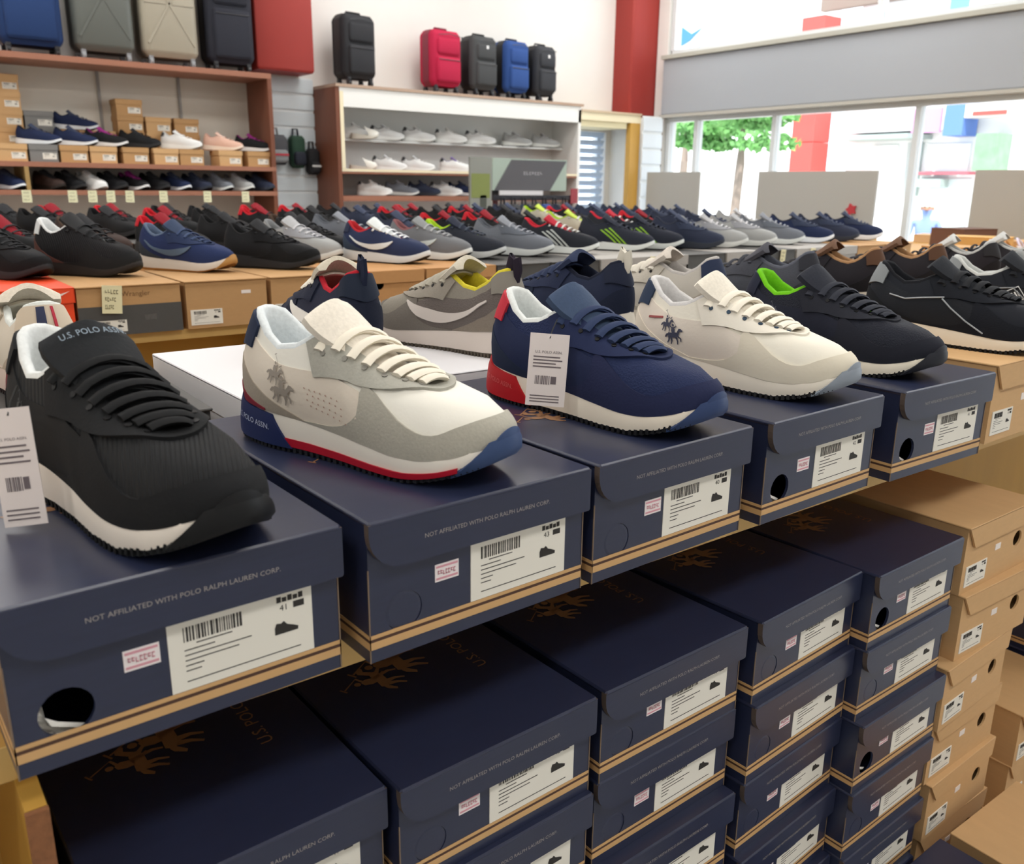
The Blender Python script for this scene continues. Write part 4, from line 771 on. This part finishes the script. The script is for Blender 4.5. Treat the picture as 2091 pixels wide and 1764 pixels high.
# cartons on the shelves: small ones, shown end-on
def small(nm, col, w_=.165, h_=.105, d_=.2, lab=True, flap='lid'): return carton_parts(nm, w_, d_, h_, col, col, (w_*.45, w_*.93, h_*.16, h_*.52) if lab else None, flap)
k_s1, k_s2, k_sg = small('s1', TAN), small('s2', TAN2), small('sg', mat('#7d7c7a', .6, 'board'))
front = [(2, 53, k_s1, 'tan carton below the navy suede trainer'), (62, 120, k_sg, 'grey carton in the tan row on the wall shelf'), (123, 183, k_s2, 'tan carton beside the grey carton on the wall shelf'), (188, 238, k_s1, 'tan carton below the purple shoe'), (255, 302, k_s2, 'tan carton below the dark shoe'), (315, 366, k_s1, 'tan carton left under the white wall trainer'), (367, 418, k_s2, 'tan carton right under the white wall trainer'), (446, 497, k_s1, 'tan carton below the pink suede shoe'), (505, 553, k_s2, 'tan carton against the red brown end panel')]
for a, b_, k, lab in front: q = on((a+b_)/2, 320, 1, YS+.03); carton(k, lab, (q.x-.0825, YS+.03, .4472), math.radians(rs.uniform(-.5, .5)), 'cartons along the wall shelf')
zB = .4472
def stack_up(px, n, k, lab, y=YS+.245, w_=.165, z0=zB):
    q = on(px, 250, 1, y)
    for i in range(n): carton(k, '%s, %s' % (lab, ('at the bottom', 'second up', 'third up', 'fourth up', 'at the top')[i if i < n-1 or n < 2 else 4]), (q.x-w_/2, y, z0+i*.1062), math.radians(rs.uniform(-.3, .3)), 'cartons stacked at the back of the wall shelf')
k_b1, k_b2, k_bg = small('b1', TAN, .17, .105, .155), small('b2', TAN2, .17, .105, .155), small('bg', mat('#7d7c7a', .6, 'board'), .17, .105, .155)
stack_up(17, 5, k_b1, 'tan carton in the tall stack at the back of the shelf'); stack_up(80, 3, k_bg, 'grey carton in the back stack'); stack_up(142, 2, k_b2, 'tan carton below the lone dark shoe'); stack_up(206, 2, k_b1, 'tan carton in the low back stack'); stack_up(266, 4, k_b2, 'tan carton in the back stack beside the upright'); stack_up(323, 3, k_b1, 'tan carton in the back stack behind the white trainer'); stack_up(380, 3, k_b2, 'tan carton in the last back stack')
def wall_shoe(st, lab, px, py, y, z, deg=-35, group='shoes on the wall shelving'):
    q = on(px, py, 1, y); a = math.radians(deg); return toe_place(st, lab, q.x+.12*math.cos(a), y+.14*math.sin(a), deg, z, 0, group)
zc = .4472+.1065
for st, lab, px in ((S_nvs, 'navy suede trainer on cartons beside the tall tan stack', 85), (S_nvs, 'navy trainer with pale sole on the carton beside the grey one', 160), (S_pur, 'purple tongued dark trainer on the wall shelf', 222), (S_blk, 'dark slip-on on the wall shelf', 290), (S_wht, 'white trainer on tan cartons on the wall shelf', 375), (S_pnk, 'pink suede shoe on a tan carton', 460), (S_pur, 'dark trainer with pink laces at the end panel', 523)): wall_shoe(st, lab, px, 275, YS+.14, zc)
wall_shoe(S_nvs, 'lone dark trainer with white sole on top of tan cartons', 156, 205, YS+.32, zB+.2125, -22)
for i, (st, cn) in enumerate(((S_nvs, 'navy suede'), (S_brn, 'brown'), (S_blk, 'black'), (S_wht, 'white'), (S_blk, 'black'), (S_pur, 'purple tongued'), (S_blk, 'black'), (S_nvs, 'navy suede'), (S_nav, 'dark navy'), (S_gr2, 'slate grey'), (S_lgr, 'light grey'), (S_nav, 'dark navy'))):
    px = 22+ (80 if i else 0)+ (i-1 if i else 0)*43; wall_shoe(st, '%s trainer on the lower wall shelf above the price cards' % cn, px, 365, YS+.12, .2755, -64, '%s trainers above the price cards' % cn)
for i in range(10): wall_shoe((S_nvs, S_wht, S_red, S_blk)[i % 4], '%s trainer on the lowest wall shelf' % ('navy', 'white', 'black and red', 'black')[i % 4], 5+60*i, 420, YS+.14, FLOOR+.331, -60, 'trainers on the lowest wall shelf')
# ------------------------------------------------------------------ slatted panels
def slat_panel(label, x0, x1, y, z0, z1, col, n):
    t = thing('slat_panel', label, 'wall panel', (x0, y, z0)); h = (z1-z0)/n; MB().box(0, x1-x0, .012, .02, 0, z1-z0).build('backing', mat('#e9eef0', .5), t); me = MB().box(0, x1-x0, 0, .012, 0, h*.80).mesh('slat', mat(col, .35))
    for i in range(n): put('slat', me, t, (0, 0, i*h+h*.1))
    return t
slat_panel('pale grey slatted panel between the shelving and white niche', 2.485, 2.985, YB-.022, FLOOR, 1.12, '#d9e4ea', 16)
slat_panel('narrow white slatted strip in front of the red column', 6.215, 6.48, 5.855, FLOOR, 1.0, '#dfe8f0', 12)
hang_bag('shoulder_bag', 'grey and black bag with red band hung on the slats', (2.62, YB-.024, .47), .18, .22, .12, '#4a4b50', '#8a8c8e', '#b03040'); hang_bag('shoulder_bag', 'dark green and black bag hung on the slats', (2.80, YB-.024, .45), .12, .24, .10, '#1f4030', '#1c2230'); hang_bag('shoulder_bag', 'small black bag with white badge next to the niche', (2.93, YB-.024, .40), .10, .20, .09, '#1b1c20', '#26272c', '#d8d8d8')
# ------------------------------------------------------------------ white niche
t = thing('display_niche', 'white display niche with rows of pale trainers', 'display case', (3.02, 5.9, FLOOR)); w = 5.45-3.02; d = YB-5.9-.002
MB().box(0, w, 0, d, 1.01+zf, 1.04+zf).build('top_board', WHITEP, t); MB().box(-.034, w+.02, -.012, d, 1.04+zf, 1.062+zf).build('cornice', mat('#b49a86', .6), t); MB().box(0, w, 0, .03, .90+zf, 1.01+zf).build('header', WHITEP, t)
MB().box(-.033, 0, 0, d, 0, 1.04+zf).build('side_panel', PANELR, t); MB().box(w-.03, w, 0, d, 0, 1.01+zf).build('side_panel', WHITEP, t); MB().box(0, .03, -.003, .02, .445+zf, 1.01+zf).build('inner_frame', CREAM, t)
MB().box(0, w-.03, d-.015, d, 0, 1.01+zf).build('back_board', mat('#e2e4e2', .6), t); MB().box(0, w-.03, .004, d-.015, .412+zf, .440+zf).build('shelf', SHELFR, t); MB().box(0, w-.03, 0, .012, .428+zf, .448+zf).build('shelf_lip', CREAM, t); MB().box(.0, w-.03, .22, d-.015, .665+zf, .680+zf).build('shelf', mat('#e6e8e6', .4), t)
MB().box(0, w-.03, .004, d-.015, .205+zf, .245+zf).build('shelf', SHELFR, t); MB().box(0, w-.03, .004, d-.015, .30, .33).build('shelf', SHELFR, t)
S_wgr = dict(S_wht, upper=('#dcdddd', 'leather'), lining='#55575a', tongue='#c2c4c6', counter='#a9abad'); S_wpu = dict(S_wht, tongue='#7a6aa0', lining='#5c4e86', counter='#9a8cba')
for i, (px, st, lab) in enumerate(((735, S_wht, 'white trainer by the niche frame'), (795, S_wgr, 'white trainer with dark lining, first along the upper niche shelf'), (860, S_wgr, 'white trainer with dark lining, second along the upper niche shelf'), (925, S_wht, 'plain white trainer in the middle of the upper niche shelf'), (985, S_wgr, 'white trainer with dark lining above the poster'), (1060, S_lgr, 'light grey trainer on the upper niche shelf'), (1118, S_lgr, 'light grey trainer next to the white niche side'))): wall_shoe(st, lab, px, 270, 6.14, .681, -22, 'pale trainers in the niche')
for i, (px, st, lab) in enumerate(((800, S_wgr, 'white trainer on the niche floor beside the frame'), (858, S_wgr, 'white trainer with dark lining on the niche floor'), (935, S_wpu, 'white trainer with violet tongue on the niche floor'), (1000, S_wht, 'white trainer behind the poster on the niche floor'), (1065, S_wgr, 'white trainer above the dark brand sign'), (1115, S_lgr, 'light grey trainer on the niche floor by the side panel'))): wall_shoe(st, lab, px, 330, 6.03, .441, -30, 'pale trainers on the niche floor')
for i, (px, st, lab) in enumerate(((770, S_wht, 'large white trainer on the shelf under the niche'), (825, S_gr2, 'slate trainer on the shelf under the niche'), (870, S_nav, 'dark navy trainer on the shelf under the niche'), (915, S_wgr, 'white and grey trainer on the shelf under the niche'), (950, S_nvs, 'navy trainer with white sole under the niche'), (1020, S_blk, 'black trainer on the shelf under the niche'), (1080, S_nav, 'dark navy trainer near the red brown post'))): wall_shoe(st, lab, px, 380, 6.02, .2455, -30, 'trainers on the shelf under the niche')
# small white slippers at the corner of the niche
for k, (px, py) in enumerate(((716, 262), (712, 300))):
    q = on(px, py, 1, 6.1); g_ = thing('slipper', 'white slipper with grey insole %s the niche frame' % ('high beside', 'low beside')[k], 'slipper', (q.x, 6.1, .681 if k == 0 else .441), -.6, 'slippers in the niche'); L_ = Last(.22, .9)
    MB().rings([[tuple(L_.sole(i/24, s_)) for i in range(24)] for s_ in (0, .5, 1)], True, True).build('sole', mat('#e6e2d6', .6), g_, 50); strip(L_, L_.upper, .30, .70, 0, .98, 16, 4, .003).build('band', mat('#e8e6de', .7), g_, 50)
# cream header and post
t = thing('cream_header', 'cream header over the pale blue slats with a wooden post', 'header', (5.452, 5.9, FLOOR)); MB().box(0, .77, 0, .03, .93+zf, 1.0+zf).build('fascia', CREAM, t); MB().box(.0, .60, .02, YB-5.9-.004, .875+zf, .93+zf).build('soffit', mat('#e9dfb9', .6), t); MB().box(.0, .77, -.01, .39, 1.0+zf, 1.018+zf).build('cornice', mat('#cdb99c', .6), t); MB().box(.635, .765, .0, .06, 0, .93+zf).build('post', mat('#c79a45', .5, 'wood'), t)
# ------------------------------------------------------------------ suitcases
for nm, a, b_, top, base, col, hard, lab, zz, yy, tr in (('s', 2, 134, -190, 92, '#213a68', False, 'dark blue soft suitcase at the end of the top shelf', 1.0855, 5.95, '#1c2030'), ('s', 158, 280, -190, 108, '#60645f', True, 'slate grey hard suitcase with crossed ribs', 1.0855, 5.95, '#2a2c2c'), ('s', 298, 410, -180, 122, '#a9a291', True, 'beige grey hard suitcase with crossed ribs', 1.0855, 5.95, '#6d675c'), ('s', 432, 524, -150, 136, '#2c2e38', False, 'black soft suitcase beside the red pilaster', 1.0855, 5.95, '#14151a')):
    p, q = on(a, base, 1, yy), on(b_, base, 1, yy); tp = on((a+b_)/2, top, 1, yy).z; suitcase('suitcase', lab, ((p.x+q.x)/2, yy, zz), .0, q.x-p.x, .24, min(.72, tp-zz), col, hard, tr)
for a, b_, top, col, lab, bd in ((706, 774, 30, '#2e2f33', 'black soft suitcase standing alone above the niche', False), (884, 947, 62, '#b51f44', 'crimson soft suitcase above the niche', False), (966, 1019, 74, '#46484a', 'charcoal soft suitcase with badge beside the crimson one', True), (1034, 1084, 84, '#2f4f8e', 'blue soft suitcase above the niche', False), (1095, 1139, 94, '#393b40', 'small dark grey suitcase with badge', True)):
    yy = 5.96; p, q = on(a, 180, 1, yy), on(b_, 180, 1, yy); tp = on((a+b_)/2, top, 1, yy).z; suitcase('suitcase', lab, ((p.x+q.x)/2, yy, 1.0625), .10, (q.x-p.x), .21, tp-1.0625, col, False, '#17181c' if col != '#b51f44' else '#7a1530', badge=bd)
# ------------------------------------------------------------------ poster stand, brand sign, hanging goods
yy = 5.2; p, q = on(960, 320, 1, yy), on(1004, 440, 1, yy); w = q.x-p.x; t = thing('poster_stand', 'upright poster with green and orange picture on a stand', 'poster', ((p.x+q.x)/2, yy, FLOOR)); zt = p.z+zf
MB().box(-w/2, w/2, 0, .02, zt-.62, zt).build('board', mat('#8d8f88', .5), t)
for nm, x0, x1, z0, z1, c in (('green_print', -.45, .40, .12, .30, '#7f8a4a'), ('dark_print', -.05, .25, .28, .40, '#4c5048'), ('orange_print', -.30, .10, .44, .55, '#a5622c'), ('tan_print', .05, .42, .43, .56, '#bd965c')): MB().box(x0*w, x1*w, -.002, 0, zt-z1, zt-z0).build(nm, mat(c, .6), t)
MB().box(-.012, .012, .002, .018, 0, zt-.62).build('pole', mat('#55565a', .4), t); MB().lathe([(.15,0),(.15,.012),(.03,.02)], 16).build('foot', mat('#55565a', .4), t, 40)
yy = 5.3; p, q = on(1006, 322, 1, yy), on(1156, 390, 1, yy); w = q.x-p.x; h = p.z-q.z; t = thing('brand_sign', 'dark slanted brand sign with pale lettering over hanging goods', 'sign', (p.x, yy, FLOOR)); zt = p.z+zf
MB().box(0, w, 0, .02, zt-h, zt).build('board', mat('#a8b8ac', .6), t); MB().prism([(.02*w, zt-h), (.24*w, zt-.01), (w*.99, zt-.01), (w*.76, zt-h)], -.006, 0, 'y').build('dark_field', mat('#57565a', .6), t)
mb = MB(); scribble(mb, .40*w, .66*w, zt-.50*h, zt-.40*h, -.007, 7); mb.build('sign_lettering', mat('#b9b6bc', .5), t); MB().box(.08*w, .66*w, -.012, 0, zt-h-.035, zt-h).build('white_rail', mat('#dcdadc', .5), t); MB().box(.0, 1.12*w, -.01, .03, zt-h-.075, zt-h-.035).build('rack_bar', mat('#26242c', .5), t)
for x in (.05, 1.08): MB().box(x*w-.015, x*w+.015, .0, .03, 0, zt-h-.075).build('upright', mat('#5a2c30', .5), t)
MB().box(1.05*w, 1.15*w, -.02, -.012, zt-h-.10, zt-h+.02).build('red_framed_card', mat('#9c3a44', .5), t)
for i, c in enumerate(('#2a3040', '#3a3c40', '#24344a', '#4a4846', '#2c4a8a', '#34363c', '#5a5552')):
    x = p.x+w*(.10+.14*i); hang_bag('sports_bag', '%s sports bag hanging from the rack, number %s from the poster' % (('dark slate', 'charcoal', 'navy', 'grey brown', 'blue', 'dark grey', 'taupe')[i], ('one', 'two', 'three', 'four', 'five', 'six', 'seven')[i]), (x, yy-.005, zt-h-.075-.28-zf), w*.12, .25, .09, c, '#1c1e24')
# ------------------------------------------------------------------ boards at the window
for k, (y0, y1) in enumerate(((5.13, 5.80), (3.36, 4.47), (1.3, 2.62))):
    nm = ('nearest the red column', 'in the middle of the window', 'at the open end of the window')[k]; t = thing('display_board', 'grey display back board standing %s' % nm, 'display board', (6.24, y0, FLOOR)); MB().box(0, .02, 0, y1-y0, zf-.03, .478+zf).build('board', mat('#aeaca6', .6), t)
    MB().box(-.02, .10, 0, y1-y0, zf-.06, zf-.03).build('ledge', WOODX, t)
    for y in (.05, y1-y0-.09): MB().box(0, .04, y, y+.04, 0, zf-.06).build('leg', WOODY, t)
mb = thing('paper_star', 'small red paper ornament pinned to the middle grey board', 'ornament', (6.23, on(1738, 428, 0, 6.23).y, on(1738, 428, 0, 6.23).z)); MB().prism([(.05*math.cos(PI*k/5)*(1 if k % 2 == 0 else .6), .05*math.sin(PI*k/5)*(1 if k % 2 == 0 else .6)) for k in range(10)], -.006, .006, 'x').build('star', mat('#b8343c', .6), mb); MB().box(-.004, .004, -.002, .002, -.10, 0).build('stem', mat('#dddddd', .6), mb)
# ------------------------------------------------------------------ goods on the counter by the window
r = random.Random(8); n_ = 0
for i, (x, y, w_, d_, h_, c, lab) in enumerate(((4.45, 1.80, .3, .2, .05, '#c79a62', 'flat tan tray'), (4.9, 1.74, .25, .3, .09, '#d8a860', 'amber carton'), (5.35, 2.2, .3, .25, .11, '#6b4a3c', 'dark brown carton'), (4.6, 2.3, .3, .3, .04, '#e2c9a4', 'open cream tray'), (5.22, 1.76, .28, .22, .06, '#c9a06c', 'shallow tan box'), (5.72, 1.74, .3, .2, .11, '#5d3d33', 'dark brown carton with flat lid'), (5.7, 2.38, .3, .3, .05, '#d9b78c', 'pale brown tray'))):
    k = carton_parts('g%d' % i, w_, d_, h_, mat(c, .7, 'board'), mat(c, .7, 'board'), None, 'none'); carton(k, '%s on the counter by the window' % lab, (x, y, .0003), r.uniform(-.3, .3), 'boxes on the window counter', name='carton')
for i in range(12):
    x, y = 4.37+.145*i, 1.60; a = r.uniform(-1.6, -1.3); c = ('#cfc6c2', '#b9834a', '#d9d2e6', '#a86f3c', '#e2ddd4', '#8a5a3a')[i % 6]
    s_ = thing('sandal', '%s sandal on the counter by the window' % ('pale grey', 'tan', 'lilac', 'brown', 'cream', 'chestnut')[i % 6], 'sandal', (x, y, .0003), a, 'sandals on the window counter'); L_ = Last(.26, .95)
    MB().rings([[tuple(L_.sole(j/24, q)) for j in range(24)] for q in (0, .5, 1)], True, True).build('sole', mat('#c9a06c', .7), s_, 50); strip(L_, L_.upper, .33, .67, .02, .9, 16, 4, .003).build('front_strap', mat(c, .6), s_, 50)
    MB().tube([L_.upper(.16, .05), L_.upper(.1, .7), L_.upper(0, .85), L_.upper(-.1, .7), L_.upper(-.16, .05)], .006, 6).build('heel_strap', mat(c, .6), s_, 60)
